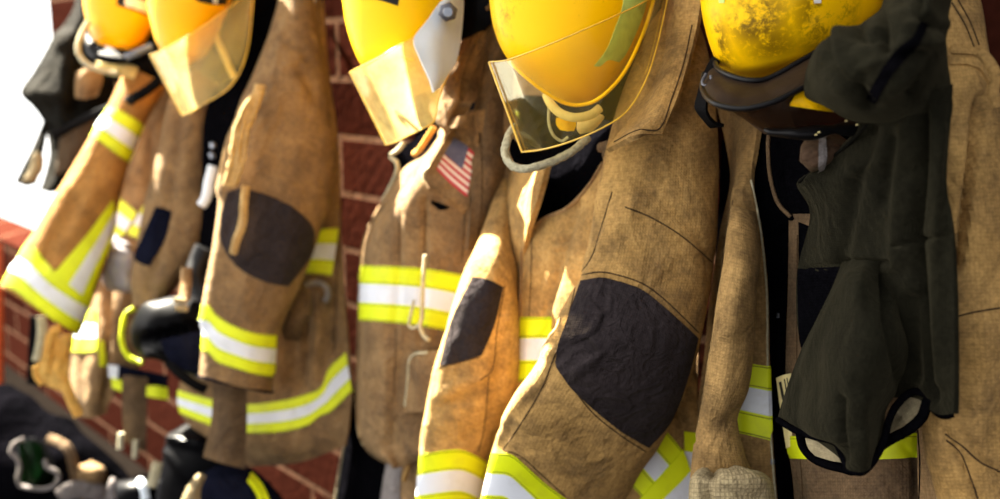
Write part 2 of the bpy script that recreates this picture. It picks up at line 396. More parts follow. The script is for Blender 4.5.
    def decal(s, name, rows, mat, on, off=.0015, th=.0015, n=(16, 28), **kw):
        """Cloth, tape or print lying on the surfaces `on`, following them."""
        bv = bvh(on)
        R = [crs(r, n[1]) for r in rows]; C = [crs([R[i][j] for i in range(len(R))], n[0]) for j in range(n[1])]
        G = []
        for i in range(n[0]):
            pp = [C[j][i][:2] for j in range(n[1])]
            hit = [bv.ray_cast(CAM, ray(*q).normalized()) for q in pp]
            ok = [j for j in range(n[1]) if hit[j][0] is not None]
            row = [None] * n[1]
            for j in ok: 
                nn = hit[j][1]
                if nn.dot(CAM - hit[j][0]) < 0: nn = -nn
                row[j] = hit[j][0] + nn * off
            if not ok:
                G.append(None); continue
            for side in (0, 1):
                e = ok[0] if side == 0 else ok[-1]; rng = range(e - 1, -1, -1) if side == 0 else range(e + 1, n[1])
                a, b = pp[e], None
                if len(rng) == 0: continue
                b = pp[rng[0]]; best = row[e]; lo, hi = 0.0, 1.0
                for _ in range(10):
                    m = (lo + hi) / 2; q = (a[0] + (b[0] - a[0]) * m, a[1] + (b[1] - a[1]) * m)
                    h = bv.ray_cast(CAM, ray(*q).normalized())
                    if h[0] is not None: lo = m; best = h[0] + (h[0] - row[e]).normalized() * off if (h[0] - row[e]).length > 1e-6 else h[0]
                    else: hi = m
                v = (best - CAM).normalized()
                for k, j in enumerate(rng): row[j] = best + v * (.006 * k)
            last = row[ok[0]]
            for j in range(n[1]):
                if row[j] is None:
                    jn = min(ok, key=lambda q: abs(q - j)); row[j] = row[jn].copy()
            G.append(row)
        good = [i for i in range(len(G)) if G[i]]
        if not good: raise RuntimeError('decal misses: ' + name + str(rows[0]))
        G = [G[i] if G[i] else [p.copy() for p in G[min(good, key=lambda q: abs(q - i))]] for i in range(len(G))]
        return s.grid(name, G, mat, th=th, **kw)
    def seam(s, name, pts, on, r=.0011, mat=None, off=.0002, n=None, parent=None, **kw):
        bv = bvh(on); W = []
        for q in crs(pts, n or max(16, int(sum(math.hypot(a[0] - b[0], a[1] - b[1]) for a, b in zip(pts, pts[1:])) / 4))):
            h = bv.ray_cast(CAM, ray(*q[:2]).normalized())
            if h[0] is not None: W.append(h[0] + (CAM - h[0]).normalized() * off)
        if len(W) < 3: print('seam misses', name, pts); return None
        return s.wire(name, W, r, mat or STITCH, 6, parent=parent, **kw)
    def finish(s):
        allv = [v for r in s.recs for v in r.V]
        lo = Vector([min(v[i] for v in allv) for i in range(3)]); hi = Vector([max(v[i] for v in allv) for i in range(3)])
        base = Vector(((lo.x + hi.x) / 2, (lo.y + hi.y) / 2, lo.z))
        single = len(s.recs) == 1
        root = None
        if not single:
            root = bpy.data.objects.new(s.name, None); root.empty_display_size = .05; root.location = base; COL.objects.link(root)
        for r in s.recs:
            me = bpy.data.meshes.new(s.name if single else r.name)
            me.from_pydata([v - base for v in r.V], [], r.F); me.update()
            for lname, data in (('UVMap', r.uv), ('Band', r.band)):
                if data:
                    L = me.uv_layers.new(name=lname); flat = []
                    for f in data:
                        for q in f: flat += [q[0], q[1]]
                    L.data.foreach_set('uv', flat)
            me.polygons.foreach_set('use_smooth', [True] * len(me.polygons))
            me.materials.append(r.mat)
            try: me.set_sharp_from_angle(angle=math.radians(50))
            except Exception: pass
            o = bpy.data.objects.new(s.name if single else r.name, me); COL.objects.link(o); r.obj = o
            if single: o.location = base; root = o
            else: o.parent = r.parent.obj if r.parent else root
            if r.label and not single: o['label'] = r.label
        root['label'] = s.label; root['category'] = s.cat
        if s.group: root['group'] = s.group
def crs3(W, n):
    return crs_w([tuple(w) for w in W], n)
def crs_w(pts, n):
    k = len(pts); s = [0.0]
    for a, b in zip(pts, pts[1:]): s.append(s[-1] + max(1e-6, (Vector(a) - Vector(b)).length))
    tan = [[(pts[min(k - 1, i + 1)][j] - pts[max(0, i - 1)][j]) / (s[min(k - 1, i + 1)] - s[max(0, i - 1)]) for j in range(3)] for i in range(k)]
    out = []; i = 0
    for q in range(n):
        x = s[-1] * q / (n - 1)
        while i < k - 2 and x > s[i + 1]: i += 1
        h = s[i + 1] - s[i]; t = (x - s[i]) / h
        h00 = 2 * t ** 3 - 3 * t * t + 1; h10 = t ** 3 - 2 * t * t + t; h01 = -2 * t ** 3 + 3 * t * t; h11 = t ** 3 - t * t
        out.append(tuple(h00 * pts[i][j] + h10 * h * tan[i][j] + h01 * pts[i + 1][j] + h11 * h * tan[i + 1][j] for j in range(3)))
    return out
def bvh(recs):
    V = []; F = []
    for r in recs:
        o = len(V); V += r.V; F += [tuple(o + a for a in f) for f in r.F]
    return BVHTree.FromPolygons(V, F)
#PART2

# ------------------------------------------------------------------ the setting
def struct(name, V, F, mat):
    me = bpy.data.meshes.new(name); me.from_pydata(V, [], F); me.update(); me.materials.append(mat)
    o = bpy.data.objects.new(name, me); COL.objects.link(o); o['kind'] = 'structure'; return o
def box(x0, x1, y0, y1, z0, z1):
    V = [(x, y, z) for x in (x0, x1) for y in (y0, y1) for z in (z0, z1)]
    return V, [(0, 1, 3, 2), (4, 6, 7, 5), (0, 4, 5, 1), (2, 3, 7, 6), (0, 2, 6, 4), (1, 5, 7, 3)]
def wallpt(px, py): return P(px, py, dy(px, py, WALL))
course = abs(wallpt(345, 79).z - wallpt(345, 137).z); z_line = wallpt(345, 137).z; x_joint = wallpt(339, 112).x
def brick_mat():
    m, nt, b, out = new_mat('dark_red_brick')
    tc = N(nt, 'ShaderNodeTexCoord'); sp = N(nt, 'ShaderNodeSeparateXYZ'); nt.links.new(tc.outputs['Object'], sp.inputs[0])
    ad = N(nt, 'ShaderNodeMath', operation='ADD'); nt.links.new(sp.outputs[0], ad.inputs[0]); nt.links.new(sp.outputs[1], ad.inputs[1])
    cb = N(nt, 'ShaderNodeCombineXYZ'); nt.links.new(ad.outputs[0], cb.inputs[0]); nt.links.new(sp.outputs[2], cb.inputs[1])
    mp = N(nt, 'ShaderNodeMapping'); mp.inputs[1].default_value = (-(x_joint + WALL) + 40 * .42, -z_line + 40 * course, 0); nt.links.new(cb.outputs[0], mp.inputs[0])
    br = N(nt, 'ShaderNodeTexBrick'); br.offset = .5; br.squash = 1
    nt.links.new(mp.outputs[0], br.inputs[0])
    br.inputs['Color1'].default_value = srgb(50, 23, 17); br.inputs['Color2'].default_value = srgb(66, 33, 25); br.inputs['Mortar'].default_value = srgb(106, 80, 64)
    br.inputs['Scale'].default_value = 1; br.inputs['Mortar Size'].default_value = .009; br.inputs['Mortar Smooth'].default_value = .25
    br.inputs['Bias'].default_value = -.1; br.inputs['Brick Width'].default_value = .42; br.inputs['Row Height'].default_value = course
    n = N(nt, 'ShaderNodeTexNoise', i_Scale=38.0, i_Detail=6.0); nt.links.new(tc.outputs['Object'], n.inputs[0])
    r = ramp(nt, [(.3, (.7, .7, .7, 1)), (.72, (1.2, 1.15, 1.1, 1))]); nt.links.new(n.outputs[0], r.inputs[0])
    nt.links.new(mixc(nt, 1.0, br.outputs[0], r.outputs[0], 'MULTIPLY'), b.inputs['Base Color'])
    b.inputs['Roughness'].default_value = .95; b.inputs['Specular IOR Level'].default_value = 0
    a2 = N(nt, 'ShaderNodeMath', operation='MULTIPLY_ADD', i_1=-1.5); nt.links.new(br.outputs[1], a2.inputs[0]); nt.links.new(n.outputs[0], a2.inputs[2])
    bp = N(nt, 'ShaderNodeBump', i_Strength=.3, i_Distance=.006); nt.links.new(a2.outputs[0], bp.inputs['Height']); nt.links.new(bp.outputs[0], b.inputs['Normal'])
    return m
BRICK = brick_mat()
CONC = plain('dark_concrete', srgb(16, 13, 11), .95, .0, bump=.5, bsc=14)
WALL_END = -4.5
struct('wall_back', *box(WALL_END, 1.6, WALL, WALL + .24, 0, 2.7), BRICK)
struct('wall_left', *box(-8.5, WALL_END, WALL, WALL + .24, 0, .70), BRICK)
struct('added_shade_eave', *box(-2.6, 1.6, .55, WALL + .24, 2.7, 2.82), plain('added_eave_pale', srgb(150, 140, 128), .9, .1))  # unseen eave, added to keep the sun off the right-hand side
struct('floor', *box(-8.5, 3.0, -3.5, WALL + .24, -.1, 0), CONC)

# ------------------------------------------------------------------ coat on the right, behind the hood
c5 = Thing('firefighter_coat', 'soiled tan turnout coat at the right, open behind the hanging black hood', 'coat', 'turnout coats hung along the brick wall')
c5.panel('back_panel', [[(722, 140, 1.36), (850, 130, 1.37), (980, 120, 1.36)], [(712, 320, 1.36), (850, 320, 1.37), (985, 320, 1.36)], [(705, 560, 1.36), (850, 560, 1.37), (990, 560, 1.36)]], LINING, n=(20, 20))
c5_lin = c5.panel('lining', [[(750, 132, 1.275), (775, 132, 1.29), (812, 140, 1.28)], [(752, 200, 1.27), (790, 200, 1.295), (830, 205, 1.28)], [(763, 255, 1.27), (790, 255, 1.295), (830, 255, 1.27)],
    [(766, 310, 1.265), (780, 310, 1.29), (812, 310, 1.26)], [(767, 400, 1.26), (780, 400, 1.28), (800, 400, 1.26)], [(775, 540, 1.26), (785, 540, 1.28), (806, 540, 1.25)]], LINING, n=(50, 20), wr=(.004, 9))
c5_front = c5.panel('left_front', [[(706, 60, 1.36), (735, 60, 1.32), (764, 60, 1.28)], [(718, 110, 1.36), (738, 110, 1.31), (760, 110, 1.275)], [(726, 145, 1.34), (740, 145, 1.28), (755, 145, 1.265)], [(730, 180, 1.32), (739, 180, 1.25), (751.5, 180, 1.25)], [(720, 230, 1.31), (740, 230, 1.235), (761, 230, 1.245)],
    [(711, 290, 1.31), (735, 290, 1.225), (767, 290, 1.24)], [(704, 360, 1.31), (735, 360, 1.225), (768, 360, 1.235)], [(694, 435, 1.33), (732, 435, 1.22), (771, 435, 1.235)], [(690, 560, 1.33), (735, 560, 1.22), (781, 560, 1.235)]],
    TAN5, n=(70, 40), th=.008, wr=(.006, 8), folds=[([(722, 240), (714, 330)], -.008, 3), ([(740, 190), (728, 260), (726, 300)], .008, 5), ([(757, 230), (766, 330)], .004, 3)])
c5.seam('front_piping', [(751, 180), (760.5, 230), (766.5, 290), (767.5, 360), (770.5, 435), (774, 480), (777, 520)], [c5_front], r=.0016, mat=CORD)
c5.decal('reflective_band', [[(748, 363), (769, 366)], [(733, 431), (771, 440)]], BAND, [c5_front], off=.003)
c5.seam('seam', [(733, 200), (724, 250), (722, 290)], [c5_front])
c5.seam('seam', [(712, 345), (716, 400)], [c5_front])
c5_sl = c5.tube('left_sleeve', [(731, 205, 755, 212, 1.22, .03), (726, 245, 759, 255, 1.19, .045), (720, 285, 757.5, 297, 1.165, .05), (713, 330, 756, 338, 1.155, .05), (705.5, 380, 749, 388, 1.15, .05), (699, 413, 737, 420, 1.15, .048), (694, 445, 743, 452, 1.15, .05), (690, 478, 754, 476, 1.15, .05)],
    TAN5, caps=(True, 'hollow'), wr=(.004, 9), folds=[([(752, 330), (715, 350)], -.004, 4), ([(735, 290), (722, 400)], .004, 7), ([(730, 420), (698, 440)], -.005, 4)])
c5.tube('knit_cuff', [(706, 466.5, 742, 469, 1.13, .02), (697, 471, 760, 473, 1.125, .04), (690, 479, 771, 480, 1.12, .05), (688, 492, 775, 493, 1.12, .055), (689, 515, 777, 515, 1.12, .055), (695, 545, 770, 545, 1.12, .05)], KNIT, wr=(.004, 14),
    folds=[([(713, 470), (710, 484), (707, 505)], -.014, 4), ([(724, 488), (760, 500)], -.006, 4), ([(698, 480), (694, 510)], .006, 4), ([(735, 470), (760, 482)], .006, 5)])
c5_rf = c5.panel('right_front', [[(789, 214, 1.245), (815, 214, 1.22), (880, 214, 1.2), (945, 214, 1.26)], [(788, 285, 1.24), (815, 285, 1.215), (880, 285, 1.2), (945, 285, 1.26)], [(786, 360, 1.235), (815, 360, 1.205), (880, 360, 1.195), (940, 360, 1.24)],
    [(786, 432, 1.23), (815, 432, 1.2), (880, 432, 1.19), (938, 432, 1.23)], [(793, 480, 1.23), (815, 480, 1.2), (880, 480, 1.19), (936, 480, 1.23)], [(798, 560, 1.23), (815, 560, 1.2), (880, 560, 1.19), (936, 560, 1.23)]],
    GREYBROWN, n=(70, 50), th=.008, wr=(.006, 9), folds=[([(919, 440), (917, 499)], -.012, 5), ([(905, 447), (915, 460), (917, 480)], -.006, 3), ([(797, 240), (797, 420)], -.003, 2)])
c5.seam('seam', [(797.5, 235), (797, 330), (797, 380)], [c5_rf], mat=STITCH)
c5.seam('seam', [(800, 456), (802, 480), (803, 505)], [c5_rf])
c5.decal('reflective_band', [[(784, 436), (850, 436), (937, 432)], [(786, 458), (850, 460), (937, 456)]], LIMEM, [c5_rf], off=.002, n=(10, 50))
# collar flap and its lining inside the neck
c5_col = c5.panel('collar', [[(766, 128, 1.235), (790, 128, 1.25), (812, 128, 1.25)], [(767, 150, 1.235), (790, 155, 1.255), (815, 155, 1.25)], [(769.5, 180, 1.235), (790, 185, 1.255), (818, 185, 1.25)], [(777, 205, 1.235), (796, 207, 1.25), (820, 205, 1.25)], [(790, 219, 1.235), (803, 219, 1.245), (818, 216, 1.25)]], LINING, n=(30, 20), wr=(.003, 12))
c5.seam('collar_piping', [(768.5, 135), (768, 150), (770.5, 178), (778, 203), (790.5, 217)], [c5_col], r=.0028, mat=GREYBROWN)
tg = c5.panel('care_tag', [[(776, 378, 1.225), (783, 375, 1.222), (792, 373, 1.225)], [(780, 408, 1.225), (786, 405, 1.218), (795, 404, 1.222)], [(786, 448, 1.225), (791, 447, 1.22), (797, 447, 1.222)]], CREAM, n=(16, 12), th=.0006)
for r0, r1 in (([(779, 382), (781.5, 381.5)], [(782.5, 400), (785, 399.5)]), ([(784, 379), (785, 378.8)], [(786.6, 395), (787.8, 394.8)]), ([(786.5, 378), (787.5, 377.8)], [(789, 392), (790, 391.8)]), ([(785, 405), (790, 404.2)], [(785.6, 408.5), (790.6, 408)])):
    c5.decal('print', [r0, r1], INK, [tg], off=.0006, th=.0004, n=(8, 4), parent=tg, label='small dark print on the tag')
c5.decal('grey_strap', [[(799, 321), (812, 322)], [(799, 327), (812, 328)]], GREYC, [c5_rf], off=.002, n=(6, 10))
c5.decal('inner_pocket', [[(799, 222), (815, 228), (835, 230)], [(799, 270), (812, 280), (830, 280)], [(799, 319), (806, 320), (815, 320)]], LINING, [c5_rf], off=.001, n=(20, 14))
c5.decal('snap_button', [[(770.5, 459), (773.5, 459)], [(770.5, 464), (773.5, 464)]], STEEL, [c5_front], off=.002, th=.002, n=(5, 5))
c5.decal('snap_button', [[(776.5, 313), (779, 313)], [(776.5, 318), (779, 318)]], STEEL, [c5_lin], off=.002, th=.002, n=(5, 5))
c5_rs = c5.tube('right_sleeve', [(905, -70, 962, -70, 1.23, .04), (912, -20, 975, -20, 1.2, .05), (918, 20, 984, 20, 1.18, .055), (920, 60, 991, 60, 1.17, .055), (921, 110, 1003, 104, 1.165, .06), (923, 200, 1026, 196, 1.16, .06), (922, 290, 1042, 286, 1.16, .06), (922, 370, 1050, 366, 1.16, .06), (925, 440, 1052, 440, 1.16, .06), (938, 500, 1055, 500, 1.16, .06), (950, 580, 1055, 580, 1.16, .055)],
    TAN, n=(170, 90), caps=(True, True), wr=(.005, 8), folds=[([(979, 100), (973, 160), (956, 266)], -.022, 4.5), ([(968, 70), (990, 130)], .006, 7), ([(945, 430), (960, 460), (978, 499)], -.006, 3), ([(960, 430), (1000, 470)], -.005, 3), ([(985, 330), (975, 430)], .006, 12)])
for pts in ([(952, 3), (965, 25), (974, 47)], [(958, 0), (970, 22), (979, 45)], [(955, 317), (975, 312), (1000, 308)], [(945, 434), (962, 446), (980, 462), (1000, 472)], [(946, 440), (960, 452), (968, 470), (978, 499)]):
    c5.seam('seam', pts, [c5_rs])
c5.decal('yoke_tape', [[(950, 47), (968, 48), (982, 50)], [(951, 54), (968, 55), (983, 58)]], TAN, [c5_rs], off=.004, th=.003, n=(8, 20))
c5.decal('yoke_tape', [[(950, 58), (970, 59), (982, 62), (990, 76)], [(950, 65), (968, 66), (980, 72), (990, 90)]], TAN, [c5_rs], off=.003, th=.003, n=(8, 20))
c5.cord('sleeve_tab', [(980, 52, 1.10), (990, 64, 1.1), (996, 78, 1.1), (993, 92, 1.1), (998, 108, 1.1)], .006, TAN, ry=.004)
c5.cord('hem_stitch', [(939, 415, 1.165), (940, 440, 1.16), (937.5, 470, 1.16), (937, 505, 1.16)], .0011, PALE)
c5_ch = c5.panel('right_side', [[(918, 405, 1.2), (940, 405, 1.17), (958, 405, 1.15)], [(917, 440, 1.2), (940, 440, 1.175), (960, 440, 1.15)], [(918, 500, 1.2), (940, 500, 1.175), (975, 500, 1.15)], [(918, 560, 1.2), (940, 560, 1.175), (985, 560, 1.15)]], BROWN, n=(24, 20), wr=(.003, 10))
c5.seam('seam', [(918, 430), (920, 465), (919, 499)], [c5_ch], mat=LINING)

# ------------------------------------------------------------------ helmet on the right
h5 = Thing('fire_helmet', 'yellow helmet with brown scuff marks and a dark brim, under the black hood', 'helmet', 'yellow helmets hung on the coats')
h5_sh = h5.tube('shell', [(770, -135, 815, -138, 1.27, .03), (728, -105, 855, -115, 1.265, .085), (706, -65, 880, -80, 1.26, .115), (700, -25, 890, -40, 1.26, .125), (701, 5, 890, -12, 1.26, .125), (706, 32, 884, 10, 1.262, .12), (713, 54, 874, 26, 1.265, .112), (720, 67, 860, 38, 1.268, .10), (731, 76, 838, 50, 1.27, .085), (748, 81, 812, 60, 1.275, .05), (764, 80, 790, 70, 1.28, .02)], SHELL5, mode='d', n=(70, 48),
    folds=[([(712, 5), (720, 40), (728, 74)], -.004, 3)])
h5.decal('green_sticker', [[(717.5, -8), (725, -8)], [(719.5, 3), (724.5, 3)]], TAPEG, [h5_sh], off=.001, n=(6, 6))
h5.decal('white_sticker', [[(813, -6), (820, -7)], [(814, 3.5), (821, 3)]], WHITEP, [h5_sh], off=.001, n=(6, 6))
br_in = [(714, 60, 1.25), (719, 70, 1.20), (733, 77, 1.165), (750, 81, 1.15), (768, 79, 1.15), (800, 62, 1.155), (826, 47, 1.17), (852, 34, 1.20)]
br_out = [(704, 74, 1.24), (703, 90, 1.18), (716, 104, 1.12), (742, 108.5, 1.10), (772, 102, 1.095), (806, 86, 1.10), (838, 70, 1.12), (872, 50, 1.17)]
h5_b = h5.panel('brim', [br_in, [((a[0] + b[0]) / 2, (a[1] + b[1]) / 2, (a[2] + b[2]) / 2 - .008) for a, b in zip(br_in, br_out)], br_out], BRIM, n=(14, 60), mode='d', th=.005, wr=(.002, 20))
h5.cord('brim_gasket', [(p[0], p[1] - .5, p[2] - .004) for p in br_in], .0035, BLACKP, mode='d', n=60)
h5.cord('brim_edge', [(p[0], p[1], p[2] - .001) for p in br_out], .0035, BLACKP, mode='d', n=60)
h5.panel('strap', [[(712, 56, 1.235), (719, 60, 1.225)], [(702, 76, 1.22), (712, 80, 1.21)], [(697, 94, 1.215), (707, 96, 1.20)], [(694.5, 108, 1.215), (706, 113, 1.20)], [(704, 122, 1.22), (714, 124, 1.21)], [(710, 128.5, 1.225), (724, 127, 1.215)]], BLACKW, n=(30, 8), mode='d', th=.004)
h5.cord('buckle', [(706, 74, 1.195), (702.5, 82, 1.19), (705, 86, 1.185), (711, 82, 1.185), (711, 76, 1.19)], .0022, DULLSTEEL, mode='d')
h5_ln = h5.panel('goggle_lens', [[(722, 104, 1.135), (745, 108, 1.12), (775, 101, 1.115), (806, 90, 1.12), (842, 82, 1.15)], [(733, 112, 1.14), (752, 117, 1.125), (780, 113, 1.12), (812, 106, 1.125), (850, 104, 1.15)], [(752, 124, 1.15), (765, 130, 1.14), (785, 128, 1.13), (818, 124, 1.135), (868, 122, 1.155)]], LENS, n=(24, 40), mode='d', th=.003)
h5.panel('liner_shell', [[(796, 93, 1.112), (812, 87, 1.108), (840, 82, 1.13)], [(792, 101, 1.110), (815, 101, 1.108), (846, 102, 1.13)], [(790, 106, 1.112), (820, 110, 1.11), (852, 112, 1.135)]], SHELL, n=(12, 20), mode='d', th=.004, label='yellow lip below the brim')
h5.panel('head_pad', [[(728, 104, 1.19), (760, 104, 1.185), (790, 98, 1.185)], [(748, 122, 1.19), (765, 126, 1.185), (792, 118, 1.185)], [(764, 134, 1.19), (780, 136, 1.185), (800, 136, 1.185)]], LEATHER, n=(14, 20), mode='d', th=.006)
h5.tube('goggle_frame', [(764, 128, 764, 132, 1.13, .004), (772, 127.5, 770, 136, 1.125, .010), (786, 128, 785, 138, 1.12, .013), (800, 128, 800, 139.5, 1.118, .014), (815, 126, 817, 139, 1.12, .013), (828, 125, 832, 135, 1.125, .011), (842, 122, 846, 136, 1.13, .011), (860, 122, 861, 137, 1.138, .010), (874, 122, 873, 133, 1.146, .006)], BLACKP, mode='d', n=(50, 20), wr=(.002, 30))
for q in ((816, 135), (819, 132.5), (846, 121), (857, 125)):
    h5.cord('frame_rivet', [(q[0] - 1, q[1], 1.106), (q[0] + 1, q[1] - .5, 1.106)], .0012, CREAM, mode='d', n=4)
h5_e = h5.tube('ear_pad', [(806, 136, 838, 134, 1.20, .015), (801.5, 146, 846, 140, 1.19, .025), (801, 155, 850, 146, 1.185, .03), (803, 163, 846, 152, 1.185, .03), (808, 169, 836, 162, 1.185, .025), (812, 172, 826, 168, 1.19, .012)], LEATHER, mode='d', n=(30, 28), wr=(.002, 25), folds=[([(805, 150), (803, 160)], .003, 3)])
h5.decal('ear_strap', [[(819, 137), (825.5, 137)], [(819, 155), (826, 155)], [(818, 172), (823, 170)]], GREYC, [h5_e], off=.003, th=.002, n=(20, 6), label='grey strap over the brown pad')

# ------------------------------------------------------------------ black hood
hd = Thing('protective_hood', 'black olive knit hood draped over the scuffed yellow helmet, cape hanging to the hem', 'hood', off=-0.03)
cape = hd.panel('cape', [
    [(842, 108, 1.05), (870, 105, 1.035), (900, 100, 1.02), (935, 90, 1.020), (953, 84, 1.045)],
    [(858, 124, 1.08), (880, 122, 1.04), (905, 122, 1.03), (935, 120, 1.030), (951, 118, 1.045)],
    [(836, 151, 1.10), (868, 150, 1.05), (900, 150, 1.04), (930, 150, 1.030), (948, 152, 1.045)],
    [(814, 170, 1.11), (855, 168, 1.055), (895, 168, 1.05), (928, 168, 1.035), (947, 170, 1.045)],
    [(797, 183, 1.125), (840, 183, 1.07), (890, 183, 1.055), (928, 183, 1.035), (947, 186, 1.045)],
    [(809, 207, 1.13), (845, 207, 1.08), (890, 207, 1.06), (930, 207, 1.040), (950, 208, 1.045)],
    [(809, 224, 1.13), (845, 226, 1.085), (890, 226, 1.065), (932, 226, 1.045), (952, 232, 1.045)],
    [(798, 266, 1.135), (845, 266, 1.09), (890, 266, 1.07), (932, 266, 1.050), (953.5, 268, 1.045)],
    [(796, 290, 1.14), (845, 300, 1.10), (890, 310, 1.085), (932, 310, 1.055), (954.5, 310, 1.045)],
    [(798, 330, 1.14), (850, 352, 1.11), (900, 352, 1.09), (932, 352, 1.060), (954.5, 352, 1.045)],
    [(806, 360, 1.14), (850, 385, 1.115), (905, 385, 1.10), (932, 390, 1.065), (954, 392, 1.045)],
    [(830, 392, 1.14), (865, 400, 1.115), (915, 398, 1.10), (936, 414, 1.070), (953, 414, 1.045)]],
    HOODM, n=(110, 70), th=.006, wr=(.003, 10), folds=[([(923, 110), (922, 160), (916, 230), (924, 330), (932, 400)], -.020, 5), ([(908, 110), (900, 200), (898, 262)], .008, 9), ([(940, 130), (938, 250), (942, 380)], .008, 7),
        ([(870, 128), (852, 200), (838, 262)], -.010, 8), ([(862, 130), (830, 165), (802, 184)], .006, 5), ([(800, 269), (838, 264)], -.007, 2.0), ([(838, 262), (860, 261), (893, 262)], -.009, 2.0), ([(900, 245), (918, 240), (952, 234)], -.008, 2.2), ([(912, 300), (914, 380)], -.01, 6), ([(895, 140), (884, 200)], -.006, 6)])
hd.decal('inner_lining', [[(798, 269), (846, 267)], [(798, 300), (828, 300)], [(800, 347), (805, 347)]], LINING, [cape], off=.001, n=(20, 14), label='darker lining beside the flap')
flap = hd.panel('front_flap', [
    [(842, 262, 1.085), (858, 260, 1.07), (875, 261, 1.07), (888, 263, 1.08)],
    [(833, 285, 1.095), (855, 284, 1.025), (878, 284, 1.06), (893, 286, 1.085)],
    [(816, 320, 1.10), (850, 320, 1.010), (885, 320, 1.025), (900, 320, 1.09)],
    [(801, 350, 1.105), (845, 350, 1.005), (888, 350, 1.020), (908, 350, 1.095)],
    [(788, 384, 1.11), (840, 386, 1.005), (880, 388, 1.025), (898, 390, 1.09)],
    [(777.5, 419, 1.115), (815, 424, 1.025), (840, 428, 1.005), (866, 424, 1.025), (887, 408, 1.085)],
    [(778, 421, 1.12), (800, 431, 1.07), (822, 438, 1.015), (850, 440, 1.005), (868, 436, 1.025), (884, 424, 1.085)],
    [(800, 432, 1.11), (820, 441, 1.07), (840, 448, 1.015), (856, 455, 1.010), (868, 452, 1.025), (882, 436, 1.08)],
    [(838, 448, 1.09), (842, 458, 1.07), (846, 468, 1.025), (857, 472, 1.020), (868, 470, 1.025), (878, 455, 1.07)]],
    HOODM, n=(80, 60), th=.006, wr=(.004, 9), folds=[([(884, 268), (886, 320), (902, 400)], -.012, 4), ([(850, 275), (815, 340), (784, 412)], .004, 5), ([(893, 270), (896, 310), (908, 360), (915, 385)], .006, 5), ([(842, 400), (845, 460)], -.008, 4), ([(860, 400), (862, 460)], .006, 8)])
hd.cord('face_binding', [(800, 432, 1.125), (803, 446, 1.13), (812, 457, 1.13), (826, 464, 1.125), (842, 468, 1.11), (852, 471, 1.09)], .006, LINING, n=40)
hd.cord('face_binding', [(778, 420, 1.095), (795, 430, 1.07), (815, 437, 1.045), (836, 443, 1.03), (842, 455, 1.03), (849, 469, 1.028), (862, 472, 1.03), (874, 460, 1.04), (884, 440, 1.06), (889, 420, 1.07), (897, 405, 1.08), (912, 392, 1.085), (925, 394, 1.085), (928, 400, 1.085)], .0042, LINING, n=80)
hd.cord('hem_binding', [(880, 446, 1.085), (893, 438, 1.085), (908, 430, 1.085), (922, 417, 1.085), (929, 400, 1.085), (935, 408, 1.085), (943, 414, 1.085), (953, 412, 1.09)], .006, LINING, n=50)
hd.panel('pale_inside', [[(886, 432, 1.12), (897, 408, 1.12), (914, 394, 1.12), (926, 394, 1.12)], [(884, 438, 1.118), (897, 428, 1.115), (914, 414, 1.115), (928, 402, 1.118)], [(884, 443, 1.12), (897, 434, 1.12), (914, 424, 1.12), (928, 410, 1.12)]], PALE, n=(12, 24), th=.003, label='pale lining inside the face opening')
hd.panel('pale_inside', [[(805, 438, 1.125), (820, 442, 1.12), (840, 450, 1.12)], [(808, 448, 1.125), (822, 452, 1.12), (842, 458, 1.12)], [(815, 456, 1.125), (828, 460, 1.12), (844, 464, 1.12)]], PALE, n=(10, 16), th=.003, label='pale lining inside the lower opening')
hd.panel('bib_end', [[(925, 398, 1.10), (940, 400, 1.092), (954, 400, 1.105)], [(928, 408, 1.10), (940, 410, 1.09), (953.5, 410, 1.105)], [(932, 413, 1.10), (943, 417, 1.092), (953, 414, 1.105)]], LINING, n=(8, 12), th=.005)
crown = hd.panel('crown', [
    [(884, -40, 1.12), (900, -45, 1.02), (925, -45, 1.0), (945, -40, 1.02), (956, -30, 1.10)],
    [(882, 5, 1.10), (892, 0, 1.0), (912, -4, .97), (935, -5, .985), (952, 0, 1.09)],
    [(862, 22, 1.06), (878, 18, .97), (905, 14, .945), (932, 14, .965), (948, 18, 1.07)],
    [(836, 30, 1.0), (856, 32, .94), (890, 34, .925), (925, 34, .95), (947, 40, 1.07)],
    [(818, 46, .985), (842, 50, .93), (880, 54, .915), (918, 52, .945), (947, 58, 1.07)],
    [(808, 66, .99), (836, 70, .935), (875, 74, .92), (912, 72, .95), (950, 76, 1.07)],
    [(804, 86, 1.0), (828, 90, .945), (868, 94, .935), (908, 90, .965), (952, 92, 1.08)],
    [(806, 98, 1.01), (828, 103, .965), (862, 108, .95), (902, 106, .985), (953, 106, 1.08)],
    [(826, 107, 1.04), (842, 114, .99), (866, 117, .98), (900, 116, 1.01), (952, 114, 1.08)],
    [(840, 116, 1.06), (852, 121, 1.03), (872, 123, 1.02), (905, 122, 1.04), (951, 118, 1.09)]],
    HOODM, n=(80, 80), th=.006, wr=(.003, 9), folds=[([(829, 36), (831, 55), (843, 76), (858, 92), (870, 102)], -0.0186, 6.5), ([(838, 34), (844, 56), (856, 74), (872, 68), (895, 58)], 0.0130, 7.7), ([(860, 24), (858, 34), (870, 36), (884, 26)], -0.0112, 5.1),
        ([(884, 14), (884, 40), (886, 50)], -0.0130, 4.5), ([(866, 72), (890, 60), (915, 50)], -0.0093, 5.1), ([(905, 46), (930, 38), (944, 24)], 0.0121, 7.7), ([(919, -5), (922, 15), (934, 28)], -0.0130, 5.1), ([(880, 90), (905, 72), (935, 50)], 0.0130, 10.3), ([(912, 96), (915, 75), (942, 40)], -0.0149, 6.5), ([(812, 70), (820, 50), (830, 40)], 0.0056, 6.5), ([(890, 20), (905, 30), (915, 28)], 0.0074, 7.7)])
